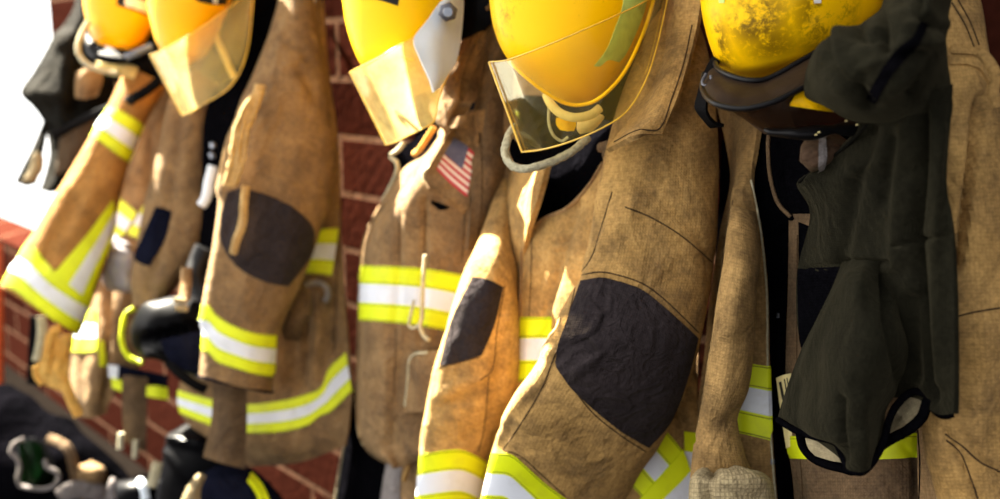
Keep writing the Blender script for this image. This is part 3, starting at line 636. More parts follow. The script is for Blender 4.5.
hd.decal('black_tape', [[(921, 20), (928, 24)], [(913, 36), (920, 42)], [(898, 48), (907, 58)], [(884, 66), (893, 74)], [(870, 90), (880, 96)], [(866, 99), (876, 104)]], LINING, [crown], off=.001, n=(40, 8))
hd.cord('seam_binding', [(866, 126, 1.045), (845, 147, 1.075), (822, 165, 1.092), (799, 182, 1.11)], .0022, DARKGREEN, n=30)

# ------------------------------------------------------------------ coat in the middle, under the green-taped helmet
c4 = Thing('firefighter_coat', 'tan turnout coat in the middle with a large charcoal elbow patch', 'coat', 'turnout coats hung along the brick wall')
c4.panel('back_panel', [[(515, 60, 1.37), (600, 55, 1.38), (698, 50, 1.37)], [(500, 260, 1.37), (600, 260, 1.38), (700, 260, 1.37)], [(470, 560, 1.37), (580, 560, 1.38), (690, 560, 1.37)]], BROWN, n=(16, 16))
c4.panel('neck_lining', [[(515, 95, 1.32), (570, 95, 1.33), (640, 80, 1.31)], [(520, 150, 1.30), (570, 150, 1.31), (630, 140, 1.28)], [(528, 200, 1.28), (560, 205, 1.285), (600, 190, 1.26)], [(524, 240, 1.26), (545, 240, 1.265), (570, 235, 1.25)]], LINING, n=(24, 24), wr=(.006, 10))
c4_lf = c4.panel('left_front', [[(505, 165, 1.31), (525, 165, 1.24), (546, 165, 1.20)], [(500, 200, 1.31), (517, 200, 1.225), (537, 200, 1.185)], [(496, 235, 1.30), (510, 235, 1.225), (526, 235, 1.185)], [(490, 290, 1.30), (506, 290, 1.235), (520, 290, 1.225)], [(478, 380, 1.30), (500, 380, 1.235), (519, 380, 1.245)], [(450, 540, 1.30), (485, 540, 1.235), (512, 540, 1.25)]], TAN, n=(50, 24), th=.01, wr=(.004, 10))
c4_bd = c4.panel('right_front', [[(606, 158, 1.215), (640, 135, 1.22), (700, 110, 1.29)], [(588, 186, 1.215), (635, 165, 1.21), (706, 150, 1.29)], [(566, 208, 1.215), (625, 195, 1.205), (708, 190, 1.30)], [(540, 219, 1.215), (610, 225, 1.2), (706, 230, 1.30)], [(523, 236, 1.205), (600, 255, 1.195), (703, 260, 1.30)],
    [(520, 280, 1.2), (590, 290, 1.19), (699, 300, 1.32)], [(518, 330, 1.2), (590, 340, 1.19), (697, 350, 1.32)], [(516, 385, 1.2), (590, 390, 1.185), (697, 400, 1.32)], [(505, 450, 1.2), (600, 450, 1.185), (700, 450, 1.32)], [(500, 560, 1.2), (600, 560, 1.185), (700, 560, 1.32)]],
    TAN, n=(80, 60), th=.008, wr=(.005, 9), folds=[([(576, 205), (556, 280), (540, 330)], -.010, 5), ([(532, 240), (527, 380)], .005, 4), ([(672, 392), (684, 388), (694, 394)], -.018, 2.5), ([(674, 402), (686, 398), (694, 406), (688, 414)], .016, 3), ([(676, 412), (690, 420)], -.016, 2.5), ([(690, 370), (698, 385)], .012, 3)])
c4.seam('front_piping', [(603, 163), (588, 187), (566, 209), (541, 220), (525, 236), (521.5, 280), (519.5, 330), (517.5, 380)], [c4_bd], r=.0035, mat=BROWN)
c4.seam('seam', [(532, 238), (530, 300), (526, 375)], [c4_bd])
c4.decal('reflective_band', [[(517.5, 317), (530, 317), (552, 317)], [(516, 381), (530, 381), (550, 381)]], BAND, [c4_bd], off=.002, n=(20, 16))
c4.decal('reflective_band', [[(639, 498), (660, 474), (682, 449)], [(652, 540), (690, 512), (700, 500)]], BAND2, [c4_bd], off=.006)
c4.decal('reflective_band', [[(662, 427), (671, 437), (682, 450)], [(627, 479), (633, 487), (642, 497)]], BAND, [c4_bd], off=.003)
c4.decal('side_band', [[(684, 431), (698, 433)], [(685, 480), (698, 482)]], BAND2, [c4_bd], off=.002)
c4_ls = c4.tube('left_sleeve', [(498, 165, 513, 168, 1.31, .03), (491, 205, 512, 208, 1.27, .035), (480, 238, 513, 242, 1.215, .05), (465, 270, 516, 275, 1.175, .063), (449, 318, 519, 325, 1.155, .07), (433, 372, 518, 380, 1.15, .07), (424.5, 418, 502, 424, 1.15, .066), (420, 455, 488, 460, 1.15, .064), (417, 515, 478, 518, 1.15, .06), (416, 560, 476, 560, 1.15, .058)],
    TAN, n=(90, 44), caps=(True, 'hollow'), wr=(.005, 9), folds=[([(512, 190), (496, 260), (480, 330)], .006, 8), ([(440, 395), (462, 384), (480, 378)], .008, 5), ([(438, 410), (470, 400)], -.006, 5), ([(502, 290), (498, 400)], -.004, 4), ([(452, 330), (460, 352), (456, 372)], -.005, 5)])
c4_p = c4.decal('elbow_patch', [[(473, 277), (486, 279), (503, 287)], [(452, 320), (470, 322), (494, 325)], [(440, 366), (458, 362), (482, 355)]], PATCH, [c4_ls], off=.0015, n=(36, 24))
c4.decal('reflective_band', [[(417, 456), (440, 451), (460, 449.5), (473, 454), (490, 464)], [(410, 516), (440, 512), (460, 510), (473, 515), (486, 524)]], BAND, [c4_ls], off=.002, n=(30, 40))
for pts in ([(505, 285), (497, 330), (492, 370), (480, 380)], [(489, 376), (484, 430), (478, 452)], [(462, 452), (458, 490), (456, 515)], [(438, 368), (480, 357)]):
    c4.seam('seam', pts, [c4_ls])
c4_rs = c4.tube('right_sleeve', [(655, 12, 690, 2, 1.27, .03), (634, 62, 706, 50, 1.225, .045), (614, 120, 714, 105, 1.215, .06), (601, 175, 717, 165, 1.205, .07), (590, 230, 716, 226, 1.19, .08), (576, 283, 710, 288, 1.165, .086), (556, 335, 698, 344, 1.13, .088), (530, 375, 685, 390, 1.125, .085), (505, 415, 668, 430, 1.125, .08), (491, 455, 642, 470, 1.125, .076), (480, 505, 615, 522, 1.13, .072), (474, 550, 600, 570, 1.13, .07)],
    TAN, n=(130, 64), caps=(True, 'hollow'), wr=(.005, 8), flat=2.15,
    folds=[([(611, 195), (598, 235), (588, 262), (574, 284)], -.004, 3), ([(638, 200), (620, 225), (600, 245)], .006, 8), ([(592, 275), (605, 268), (630, 275)], .005, 6), ([(566, 285), (562, 330), (548, 352)], .007, 7), ([(592, 300), (606, 318), (600, 330)], -.006, 5), ([(572, 345), (590, 338), (600, 356)], -.006, 5), ([(575, 372), (600, 355)], .006, 4),
        ([(560, 355), (540, 392), (512, 420), (502, 446)], -.006, 4), ([(550, 335), (520, 372), (500, 405)], .008, 6), ([(640, 180), (690, 225), (706, 260)], -.004, 5), ([(690, 110), (700, 200), (690, 280)], .004, 12), ([(600, 400), (640, 440)], -.003, 6), ([(496, 425), (520, 438), (560, 440)], -.003, 5)])
c4.decal('elbow_patch', [[(582, 281), (600, 277.5), (622, 282), (642, 290), (660, 304), (680, 322), (697, 338)], [(570, 315), (600, 320), (640, 335), (668, 350), (690, 366)], [(556, 360), (580, 368), (610, 378), (645, 392), (680, 398)], [(566, 380), (590, 398), (615, 412), (640, 424), (668, 424)], [(572, 388), (592, 407), (620, 430), (636, 440), (648, 447)]],
    PATCH, [c4_rs], off=.003, n=(60, 70), wr=(.0022, 26), folds=[([(590, 300), (600, 312), (594, 326)], .004, 4), ([(606, 290), (604, 306)], -.003, 3), ([(572, 340), (590, 334), (602, 352)], .004, 4), ([(574, 372), (598, 356)], .004, 3)])
c4.decal('reflective_band', [[(484, 454), (498, 453), (512, 454.5), (525, 465), (545, 483), (580, 508), (612, 526)], [(470, 514), (490, 515), (503, 516), (516, 528), (536, 546), (570, 568), (598, 586)]], BAND, [c4_rs], off=.002, n=(30, 50))
for pts in ([(612, 192), (602, 225), (592, 256), (577, 278)], [(578, 276), (600, 272), (625, 277), (645, 285), (665, 300), (699, 333)], [(577, 280), (566, 325), (553, 360), (540, 392), (520, 425), (503, 450)], [(558, 366), (590, 410), (620, 435), (646, 452)], [(625, 207), (650, 217), (680, 235), (712, 262)], [(512, 455), (504, 490), (500, 515)], [(515, 456), (507, 490), (503, 515)], [(503, 450), (520, 456), (545, 478), (565, 496)]):
    c4.seam('seam', pts, [c4_rs])
c4_lp = c4.panel('collar_flap', [[(664, -25, 1.58), (682, -25, 1.50), (704, -25, 1.47)], [(655, 20, 1.58), (676, 20, 1.49), (697, 25, 1.46)], [(648, 60, 1.57), (668, 60, 1.47), (688, 62, 1.445)], [(640, 90, 1.55), (660, 92, 1.42), (678, 95, 1.40)], [(626, 122, 1.46), (648, 120, 1.39), (667, 122, 1.39)], [(606, 149, 1.43), (636, 135, 1.375), (662, 134, 1.385)]],
    TAN, n=(50, 30), mode='d', th=.008, wr=(.003, 12), folds=[([(622, 136), (645, 128), (662, 128)], .004, 4)])
c4.seam('seam', [(614, 142), (638, 130), (659, 129), (672, 98), (684, 62), (692, 25)], [c4_lp])
c4.cord('storm_tab', [(600, 148, 1.16), (610, 146, 1.15), (607, 155, 1.15), (612, 162, 1.15), (620, 158, 1.15)], .008, GREYBROWN, ry=.006)

# ------------------------------------------------------------------ helmet in the middle
def visor_helmet(t, dome, dd, top, bot, vmat, shell, flaps=True, nrows=26, bulge=None):
    sh = t.tube('shell', dome, shell, mode='d', n=(64, 48))
    midr = [((a[0] + b[0]) / 2 + (bulge or 0), (a[1] + b[1]) / 2, min(a[2], b[2]) - .004) for a, b in zip(top, bot)]
    v = t.panel('visor', [top, midr, bot], vmat, n=(nrows, 60), mode='d', th=.0025)
    t.cord('visor_edge', [(p[0], p[1], p[2] - .001) for p in bot], .0013, AMBERRIM, mode='d', n=70, parent=v, label='bright amber visor edge')
    t.cord('visor_edge', [(p[0], p[1], p[2] - .001) for p in top], .0011, AMBERRIM, mode='d', n=70, parent=v, label='bright amber visor edge')
    t.cord('visor_edge', [(top[0][0], top[0][1], top[0][2] - .001), (midr[0][0], midr[0][1], midr[0][2] - .001), (bot[0][0], bot[0][1], bot[0][2] - .001)], .0018, AMBERRIM, mode='d', n=30, parent=v, label='bright amber visor edge')
    return sh, v
h4 = Thing('fire_helmet', 'yellow helmet with green tape under its clear visor, over the middle coat', 'helmet', 'yellow helmets hung on the coats')
h4_sh, h4_v = visor_helmet(h4, [(548, -130, 598, -134, 1.55, .03), (512, -100, 632, -108, 1.55, .09), (494, -62, 652, -74, 1.55, .115), (488, -25, 659, -34, 1.55, .122), (489.5, 0, 654, -4, 1.55, .122), (493, 25, 648, 20, 1.55, .118), (501, 48, 638, 45, 1.55, .112), (511, 63, 627, 64, 1.55, .102), (526, 77, 616, 80, 1.55, .088), (543, 90, 605, 93, 1.55, .066), (556, 99, 596, 101, 1.55, .04), (566, 104, 588, 104, 1.55, .012)], 1.55,
    [(489, 62, 1.50), (507, 60, 1.445), (530, 52, 1.41), (560, 40, 1.395), (590, 27, 1.395), (615, 16, 1.41), (640, 4, 1.44), (668, -14, 1.51)],
    [(522, 152, 1.49), (545, 149, 1.43), (575, 140, 1.40), (604, 127, 1.395), (627, 111, 1.41), (645, 82, 1.43), (657, 46, 1.46), (669, -8, 1.51)], VISOR, SHELL)
h4.decal('green_tape', [[(624, -10), (648, -10)], [(622, 8), (645, 8)], [(615, 28), (637, 30)], [(606, 50), (625, 55)], [(594, 66), (600, 66), (608, 60), (619, 62)]], TAPEG, [h4_sh], off=.001, n=(30, 14))
h4.panel('neck_flap', [[(650, -30, 1.58), (662, -30, 1.56), (676, -30, 1.58)], [(646, 15, 1.57), (658, 15, 1.55), (668, 10, 1.57)], [(634, 50, 1.565), (650, 50, 1.545), (660, 50, 1.57)], [(622, 74, 1.56), (638, 76, 1.54), (652, 80, 1.56)], [(604, 98, 1.555), (620, 104, 1.54), (636, 106, 1.56)], [(596, 112, 1.55), (606, 120, 1.54), (622, 122, 1.555)]], BLACKW, n=(40, 16), mode='d', th=.006, wr=(.003, 16))
h4.cord('shell_rim', [(508, 60, 1.47), (527, 78, 1.44), (548, 94, 1.44), (570, 104.5, 1.45), (590, 103, 1.45), (606, 93, 1.44), (623, 74, 1.45), (637, 48, 1.46), (648, 20, 1.48), (655, -5, 1.5)], .0028, SHELL, mode='d', n=70)
h4.cord('headband', [(546, 94, 1.475), (551, 104, 1.455), (560, 113, 1.445), (574, 117.5, 1.44), (590, 115, 1.445), (600, 108, 1.455)], .0065, CREAMBAND, mode='d', n=40, ry=.004)
h4.panel('lining_tab', [[(556, 118, 1.47), (566, 117, 1.465), (576, 120, 1.47)], [(556, 124, 1.47), (566, 124, 1.465), (576, 126, 1.47)], [(560, 130, 1.47), (567, 131, 1.465), (574, 131, 1.47)]], SHELL, n=(10, 10), mode='d', th=.004)
h4.tube('ear_pad', [(580, 116, 594, 112, 1.49, .01), (577, 122, 604, 116, 1.485, .016), (577, 130, 600, 124, 1.485, .016), (580, 134, 592, 132, 1.49, .008)], CREAMBAND, mode='d', n=(20, 20))
h4.cord('adjuster_strap', [(549, 108, 1.46), (549, 124, 1.455), (554, 136, 1.455), (562, 141, 1.455), (568, 137, 1.455)], .0022, CORD, mode='d')
h4.cord('chin_strap', [(514, 126, 1.52), (507, 140, 1.50), (505, 153, 1.49), (510, 164, 1.47), (521, 169, 1.46), (535, 167, 1.455), (556, 160, 1.46), (574, 150, 1.47), (588, 138, 1.49)], .0058, CORD, mode='d', n=80, wr=(.0015, 120))
h4.panel('chin_strap_inside', [[(512, 138, 1.53), (530, 150, 1.53), (590, 128, 1.53)], [(510, 150, 1.525), (532, 160, 1.525), (586, 138, 1.525)], [(514, 162, 1.52), (532, 164, 1.515), (575, 150, 1.52)]], LINING, n=(12, 24), mode='d', th=.003)

# ------------------------------------------------------------------ coat with the flag
c3 = Thing('firefighter_coat', 'brown turnout coat with a flag patch on its collar, left of the middle coat', 'coat', 'turnout coats hung along the brick wall', off=0.02)
c3.panel('back_panel', [[(432, 95, 1.37), (470, 80, 1.38), (508, 70, 1.37)], [(368, 260, 1.37), (430, 260, 1.38), (482, 260, 1.37)], [(362, 430, 1.37), (405, 450, 1.38), (445, 470, 1.37)]], LINING, n=(16, 16))
c3_bd = c3.panel('front', [
    [(446, 118, 1.33), (452, 118, 1.205), (480, 110, 1.215), (518, 100, 1.27)],
    [(428, 150, 1.33), (436, 150, 1.205), (470, 145, 1.215), (514, 140, 1.27)],
    [(404, 180, 1.33), (412, 182, 1.205), (455, 180, 1.215), (508, 180, 1.27)],
    [(378, 207, 1.33), (388, 209, 1.205), (440, 210, 1.215), (500, 210, 1.27)],
    [(364, 240, 1.33), (373, 241, 1.205), (430, 240, 1.215), (488, 240, 1.27)],
    [(359, 280, 1.33), (366, 280, 1.205), (420, 280, 1.215), (474, 280, 1.27)],
    [(357, 330, 1.33), (364, 330, 1.205), (415, 330, 1.215), (459, 330, 1.27)],
    [(355.5, 380, 1.33), (362, 380, 1.205), (405, 380, 1.215), (444, 380, 1.26)],
    [(356, 415, 1.33), (362, 416, 1.205), (400, 416, 1.215), (438, 416, 1.25)],
    [(360, 440, 1.33), (366, 441, 1.205), (396, 442, 1.215), (436, 442, 1.235)],
    [(370, 454, 1.33), (376, 454, 1.205), (398, 456, 1.215), (426, 456, 1.235)],
    [(386, 464, 1.30), (390, 464, 1.205), (400, 467, 1.215), (415, 462, 1.235)]],
    BROWN, n=(90, 50), th=.008, wr=(.005, 8), folds=[([(399, 215), (399, 280), (394, 340)], -.006, 4), ([(425, 200), (424, 268), (421, 340)], -.009, 3), ([(388, 360), (386, 430)], .007, 6), ([(372, 230), (382, 215), (398, 200)], -.005, 5)])
c3.decal('reflective_band', [[(357, 265), (366, 265.5), (400, 266.5), (430, 269), (470, 276)], [(356, 320), (366, 320.5), (400, 323), (430, 327), (460, 333)]], BAND, [c3_bd], off=.002, n=(20, 44))
for pts in ([(399, 215), (399.5, 262)], [(396, 328), (394, 395)], [(425, 210), (424, 262)], [(465, 205), (462, 262)]):
    c3.seam('seam', pts, [c3_bd])
c3.seam('front_piping', [(406, 180), (390, 200), (378, 213), (368.5, 228), (363.5, 245), (360.5, 280), (358.5, 330), (357, 380), (357.5, 415), (362, 441)], [c3_bd], r=.004, mat=BROWN)  # tube added along this edge to catch the sun as a rim
c3_lap = c3.panel('lapel', [[(441, 134, 1.25), (447, 137, 1.22), (450, 142, 1.21)], [(424, 154, 1.25), (438, 152, 1.215), (448, 150, 1.2)], [(404, 168, 1.25), (424, 168, 1.215), (440, 164, 1.2)], [(392, 185, 1.26), (404, 186, 1.23), (420, 181, 1.215)], [(379, 205, 1.28), (386, 205, 1.25), (396, 200, 1.235)]], BROWN, n=(40, 16), th=.006, wr=(.003, 12))
c3.panel('inner_facing', [[(396, 148, 1.30), (410, 142, 1.295), (432, 126, 1.29)], [(391, 158, 1.30), (410, 152, 1.295), (436, 134, 1.28)], [(394, 170, 1.30), (408, 166, 1.295), (430, 148, 1.28)], [(392, 190, 1.31), (400, 180, 1.3), (415, 166, 1.29)]], LINING, n=(20, 20), th=.005)
c3.cord('zip_edge', [(404, 143, 1.27), (398, 150, 1.265), (391, 156, 1.265), (397, 163, 1.265), (397, 172, 1.265), (390, 188, 1.275), (383, 201, 1.28)], .005, CORD, n=60, wr=(.001, 150))
c3.cord('hook', [(414, 154, 1.255), (419, 150, 1.25), (427, 138, 1.25), (434, 127, 1.255)], .006, AMBERCORD, n=24)
c3_co = c3.panel('collar', [[(476, 10, 1.20), (490, 5, 1.195), (512, 0, 1.26)], [(464, 35, 1.20), (480, 32, 1.195), (506, 30, 1.26)], [(448, 62, 1.20), (470, 58, 1.195), (496, 55, 1.26)], [(435, 85, 1.20), (460, 82, 1.195), (484, 80, 1.26)], [(428.5, 104, 1.235), (452, 104, 1.19), (472, 104, 1.21)], [(434, 120, 1.20), (450, 122, 1.195), (464, 120, 1.26)], [(444, 131, 1.20), (450, 132, 1.195), (458, 130, 1.26)]], BROWN, n=(50, 30), th=.008, wr=(.005, 11), folds=[([(482, 34), (472, 60), (462, 100), (450, 130)], -.012, 4), ([(456, 50), (448, 80), (442, 110)], .006, 6)])
c3_yk = c3.panel('yoke', [[(488, 20, 1.205), (505, 20, 1.23), (516, 20, 1.27)], [(484, 60, 1.205), (500, 60, 1.23), (514, 60, 1.27)], [(476, 100, 1.205), (495, 100, 1.23), (513, 100, 1.27)], [(470, 130, 1.205), (492, 130, 1.23), (511, 130, 1.27)], [(472, 180, 1.205), (492, 180, 1.23), (505, 180, 1.27)], [(468, 250, 1.205), (476, 250, 1.23), (483, 250, 1.26)]], GREYBROWN, n=(40, 30), th=.006, wr=(.006, 9), folds=[([(494, 40), (482, 90), (478, 140)], -.010, 5)])
c3.seam('seam', [(481, 130), (482, 190), (478, 240)], [c3_yk])
c3_fl = c3.panel('flag_flap', [[(452, 128, 1.165), (462, 126, 1.215), (478, 132, 1.215)], [(440, 148, 1.16), (458, 148, 1.185), (478, 156, 1.215)], [(430, 165, 1.16), (450, 166, 1.185), (474, 178, 1.215)], [(424, 178, 1.16), (446, 188, 1.185), (469, 206, 1.215)], [(430, 188, 1.16), (448, 202, 1.185), (464, 215, 1.215)]], BROWN, n=(40, 30), th=.006, wr=(.002, 14))
c3.decal('flag_patch', [[(454, 138), (464, 144), (474.5, 153)], [(445, 153), (456, 163), (471, 176)], [(436.5, 169), (450, 183), (467, 197)]], FLAG, [c3_fl], off=.0012, n=(26, 26))
c3.cord('flap_edge', [(437, 164, 1.19), (429, 168, 1.19), (424, 174, 1.19), (425, 181, 1.19)], .0045, CORD, n=20)
c3.decal('gap_shade_patch', [[(431, 200), (440, 203), (450, 207)], [(431, 203), (440, 210), (448, 209)]], LINING, [c3_bd], off=.001, n=(8, 10))  # dark patch laid on the cloth as the shade of a gap
pk = c3.panel('pocket', [[(408, 354, 1.205), (420, 352, 1.195), (442, 351, 1.2)], [(407, 380, 1.205), (420, 380, 1.195), (438, 380, 1.2)], [(404, 412, 1.205), (418, 412, 1.195), (432, 412, 1.2)]], BROWN, n=(24, 20), th=.008, wr=(.003, 12))
c3.seam('pocket_edge', [(405, 406), (408, 380), (409.5, 360), (415, 354), (428, 352.5)], [pk], r=.0028, mat=CORD, parent=pk)
c3.cord('drawcord', [(425, 255, 1.19), (423, 285, 1.185), (422, 318, 1.185), (420, 326, 1.18), (424, 336, 1.18), (429, 340, 1.18)], .0042, CORD, n=50)
c3.cord('drawcord', [(414, 300, 1.19), (411, 314, 1.185), (409, 325, 1.185), (413, 328, 1.185), (419, 325, 1.18)], .0032, CORD, n=40)
c3.panel('hanging_liner', [[(357, 370, 1.36), (380, 370, 1.34), (412, 375, 1.33)], [(352, 400, 1.36), (380, 400, 1.335), (410, 405, 1.33)], [(345, 440, 1.36), (372, 440, 1.33), (402, 445, 1.33)], [(337, 490, 1.36), (368, 490, 1.33), (395, 492, 1.33)], [(328, 560, 1.36), (360, 560, 1.33), (390, 560, 1.33)]], LINING, n=(40, 24), th=.008, wr=(.004, 9))
c3.cord('liner_piping', [(352, 398, 1.345), (345, 440, 1.345), (340.5, 465, 1.345), (336, 495, 1.345), (330, 530, 1.345)], .0032, CORD, n=40)
c3.panel('tail', [[(405, 420, 1.265), (420, 420, 1.255), (440, 420, 1.265)], [(402, 450, 1.265), (416, 450, 1.25), (438, 450, 1.265)], [(396, 495, 1.265), (410, 495, 1.25), (432, 495, 1.265)], [(392, 560, 1.265), (408, 560, 1.25), (430, 560, 1.265)]], BROWN, n=(24, 16), th=.006, wr=(.004, 10))
c3.cord('tail_cord', [(420, 412, 1.235), (414, 432, 1.235), (407, 452, 1.235), (409, 462, 1.235), (404, 480, 1.235)], .0055, TAN, n=40, wr=(.001, 100))
st = c3.panel('grey_strap', [[(386, 464, 1.26), (393, 464, 1.25), (402, 464, 1.255)], [(383, 480, 1.26), (391, 480, 1.245), (400, 480, 1.255)], [(378, 520, 1.26), (388, 520, 1.245), (399, 520, 1.255)]], GREYC, n=(16, 12), th=.005)
c3.seam('strap_edge', [(384, 474), (381, 488), (379, 505)], [st], r=.003, mat=CORD, parent=st)

# ------------------------------------------------------------------ helmet over the flag coat
h3 = Thing('fire_helmet', 'yellow helmet with a hex bolt and a side plate tinted as reflected sky, above the flag coat', 'helmet', 'yellow helmets hung on the coats', off=-0.05)
h3_sh, h3_v = visor_helmet(h3, [(375, -120, 425, -122, 1.88, .03), (352, -88, 448, -92, 1.88, .09), (342, -45, 460, -50, 1.88, .115), (341, -15, 461, -20, 1.88, .122), (343, 5, 459, 2, 1.88, .122), (347, 28, 454, 24, 1.88, .118), (354, 50, 447, 46, 1.88, .11), (363, 68, 442, 64, 1.88, .10), (374, 79, 437, 77, 1.88, .085), (388, 88, 430, 87, 1.88, .06), (400, 93, 422, 92, 1.88, .03)], 1.88,
    [(350, 72, 1.83), (362, 66, 1.77), (376, 59, 1.745), (394, 48, 1.73), (412, 38, 1.735), (426, 24, 1.75), (440, 8, 1.79), (447, -6, 1.82)],
    [(386, 145, 1.82), (396, 142, 1.775), (408, 136, 1.745), (422, 129, 1.73), (434, 121, 1.735), (438, 102, 1.75), (446, 80, 1.79), (459, 56, 1.82)], VISORH, SHELL)
h3_pl = h3.panel('side_plate', [[(440, 2, 1.745), (452, -6, 1.755), (464, -4, 1.79)], [(428, 20, 1.735), (445, 20, 1.75), (463, 20, 1.79)], [(414, 39, 1.725), (438, 40, 1.74), (460, 45, 1.785)], [(420, 58, 1.725), (438, 60, 1.74), (456, 62, 1.78)], [(430, 80, 1.725), (438, 80, 1.735), (446, 78, 1.76)], [(434, 92, 1.73), (436, 90, 1.735), (440, 88, 1.75)]], GREYBLUE, n=(30, 16), mode='d', th=.004, wr=(.002, 14))  # side of the visor, its reflected sky painted as pale blue
bc = Vector(P(448, 12, 1.725 + h3.off)); bn = (CAM - bc).normalized(); ba = bn.cross(Vector((0, 0, 1))).normalized(); bb = bn.cross(ba)
for nm, R, h, seg, z0, mt in (('hex_nut', .0165, .008, 6, 0, DULLSTEEL), ('bolt_head', .0088, .007, 16, .008, STEEL)):
    G = [[bc + bn * (z0 + zz) + (ba * math.cos(2 * math.pi * k / seg + .3) + bb * math.sin(2 * math.pi * k / seg + .3)) * R * rr for k in range(seg)] for zz, rr in ((-.008, 1), (h * .8, 1), (h, .88))]
    h3.grid(nm, G, mt, closed=True, center=[bc] * 3, caps=(True, True), label='dark hex nut' if nm == 'hex_nut' else None)
h3.decal('black_label', [[(368, -8), (384, -8), (400, -7)], [(369, -2), (384, 1.5), (398, 6)]], INK, [h3_sh], off=.001, n=(8, 20))
h3.panel('neck_flap', [[(458, -40, 1.90), (470, -40, 1.88), (496, -40, 1.87)], [(459, 0, 1.89), (472, 0, 1.87), (493, -2, 1.86)], [(461, 22, 1.89), (475, 20, 1.87), (492, 22, 1.865)], [(460, 40, 1.90), (470, 36, 1.88), (484, 30, 1.87)]], BLACKR, n=(20, 20), mode='d', th=.006, wr=(.004, 14))
h3.cord('shell_rim', [(364, 70, 1.80), (376, 81, 1.78), (392, 90.5, 1.78), (412, 94, 1.785), (428, 89, 1.79), (438, 78, 1.79)], .003, SHELL, mode='d', n=50)

# ------------------------------------------------------------------ coat with the hanging straps, second from the left
c2 = Thing('firefighter_coat', 'brown turnout coat with black elbow patch and lime hem band, beside the breathing mask', 'coat', 'turnout coats hung along the brick wall', off=0.12)
c2_bd = c2.panel('front', [
    [(286, -40, 2.54), (300, -45, 2.50), (318, -40, 2.43)], [(264, 60, 2.56), (290, 60, 2.48), (326, 60, 2.43)], [(233, 150, 2.63), (285, 150, 2.46), (338, 150, 2.43)], [(218, 230, 2.64), (285, 230, 2.45), (340, 230, 2.42)],
    [(212, 300, 2.64), (285, 300, 2.44), (344, 300, 2.40)], [(198, 345, 2.63), (285, 350, 2.43), (349, 350, 2.39)], [(178, 390, 2.62), (280, 395, 2.42), (352, 385, 2.38)], [(184, 420, 2.60), (270, 432, 2.42), (350, 412, 2.38)], [(225, 448, 2.57), (280, 455, 2.43), (348, 430, 2.38)], [(250, 467, 2.54), (300, 462, 2.44), (345, 446, 2.39)]],
    BROWN, n=(80, 50), mode='d', th=.01, wr=(.007, 7), folds=[([(300, 285), (306, 330), (300, 385)], -.025, 6), ([(320, 300), (322, 340), (314, 375)], .02, 6), ([(292, 300), (290, 380)], -.02, 6), ([(333, 300), (333, 350)], -.012, 3), ([(312, 320), (316, 350)], .01, 5)])
c2.decal('reflective_band', [[(172, 388), (200, 396), (225, 402), (250, 404), (285, 400), (308, 394), (322, 386), (328, 370), (346, 352)], [(178, 412), (200, 421), (225, 430), (250, 433), (285, 431), (308, 425), (320, 416), (330, 412), (352, 391)]], BAND, [c2_bd], off=.003, n=(20, 70))
c2.decal('reflective_band', [[(310, 231), (324, 229), (339, 228)], [(300, 273), (318, 274), (332, 276)]], BAND, [c2_bd], off=.003)
c2.seam('seam', [(338, 228), (338, 245), (336, 300), (334, 350)], [c2_bd], r=.002)
c2_rs = c2.tube('right_sleeve', [(284, -40, 308, -42, 2.42, .04), (279, 0, 313, -5, 2.39, .05), (264, 50, 321, 48, 2.35, .07), (240, 105, 330, 105, 2.32, .083), (227, 165, 335, 168, 2.31, .09), (219, 220, 322, 226, 2.31, .088), (212, 268, 301, 285, 2.31, .083), (205, 315, 281, 330, 2.31, .078), (201, 360, 273, 375, 2.31, .072), (199, 378, 271, 394, 2.31, .07)],
    BROWN, n=(90, 48), mode='d', caps=(True, 'hollow'), wr=(.007, 7), folds=[([(252, 105), (236, 140), (226, 190)], .016, 7), ([(262, 98), (244, 130), (236, 170)], -.012, 4), ([(283, 40), (300, 50), (310, 62)], -.012, 4), ([(298, 66), (310, 85), (318, 100)], -.012, 5), ([(230, 200), (216, 280), (206, 320)], .010, 6), ([(246, 192), (243, 220), (234, 250)], .014, 4)])
c2.decal('elbow_patch', [[(228, 192), (240, 189), (268, 195), (292, 206)], [(222, 215), (240, 213), (275, 218), (312, 226)], [(221, 240), (240, 242), (275, 248), (312, 250)], [(230, 257), (245, 262), (270, 268), (302, 268)], [(237, 266), (250, 275), (270, 283), (288, 286)]], PATCH, [c2_rs], off=.003, n=(30, 40))
c2.decal('reflective_band', [[(200, 305), (210, 307), (218, 316), (235, 326), (255, 333), (276, 335)], [(198, 349), (208, 352), (218, 362), (235, 368), (255, 374), (274, 377)]], BAND, [c2_rs], off=.003, n=(20, 40))
c2.decal('cuff', [[(197, 374), (215, 379), (240, 387), (272, 391)], [(196, 385), (215, 391), (240, 399), (270, 402)]], NAVY, [c2_rs], off=.003, n=(10, 30))
c2_st = c2.panel('wrist_strap', [[(213, 380, 2.36), (230, 384, 2.345), (247, 386, 2.36)], [(211, 420, 2.36), (229, 422, 2.345), (247, 422, 2.36)], [(203, 457, 2.36), (224, 464, 2.345), (245, 469, 2.36)]], GREYBROWN, n=(30, 20), mode='d', th=.012)
c2_ls = c2.tube('left_sleeve', [(176, 72, 214, 70, 2.78, .04), (166, 110, 211, 108, 2.74, .06), (156, 160, 209, 158, 2.72, .07), (146, 205, 205, 205, 2.71, .07), (137, 245, 197, 245, 2.70, .065), (132, 280, 178, 283, 2.70, .055), (132, 306, 162, 308, 2.70, .045)], BROWN, mode='d', n=(60, 36), caps=(True, 'hollow'), wr=(.010, 6), folds=[([(180, 110), (172, 200), (150, 290)], -.012, 6), ([(205, 200), (185, 260), (160, 285)], .014, 8)])
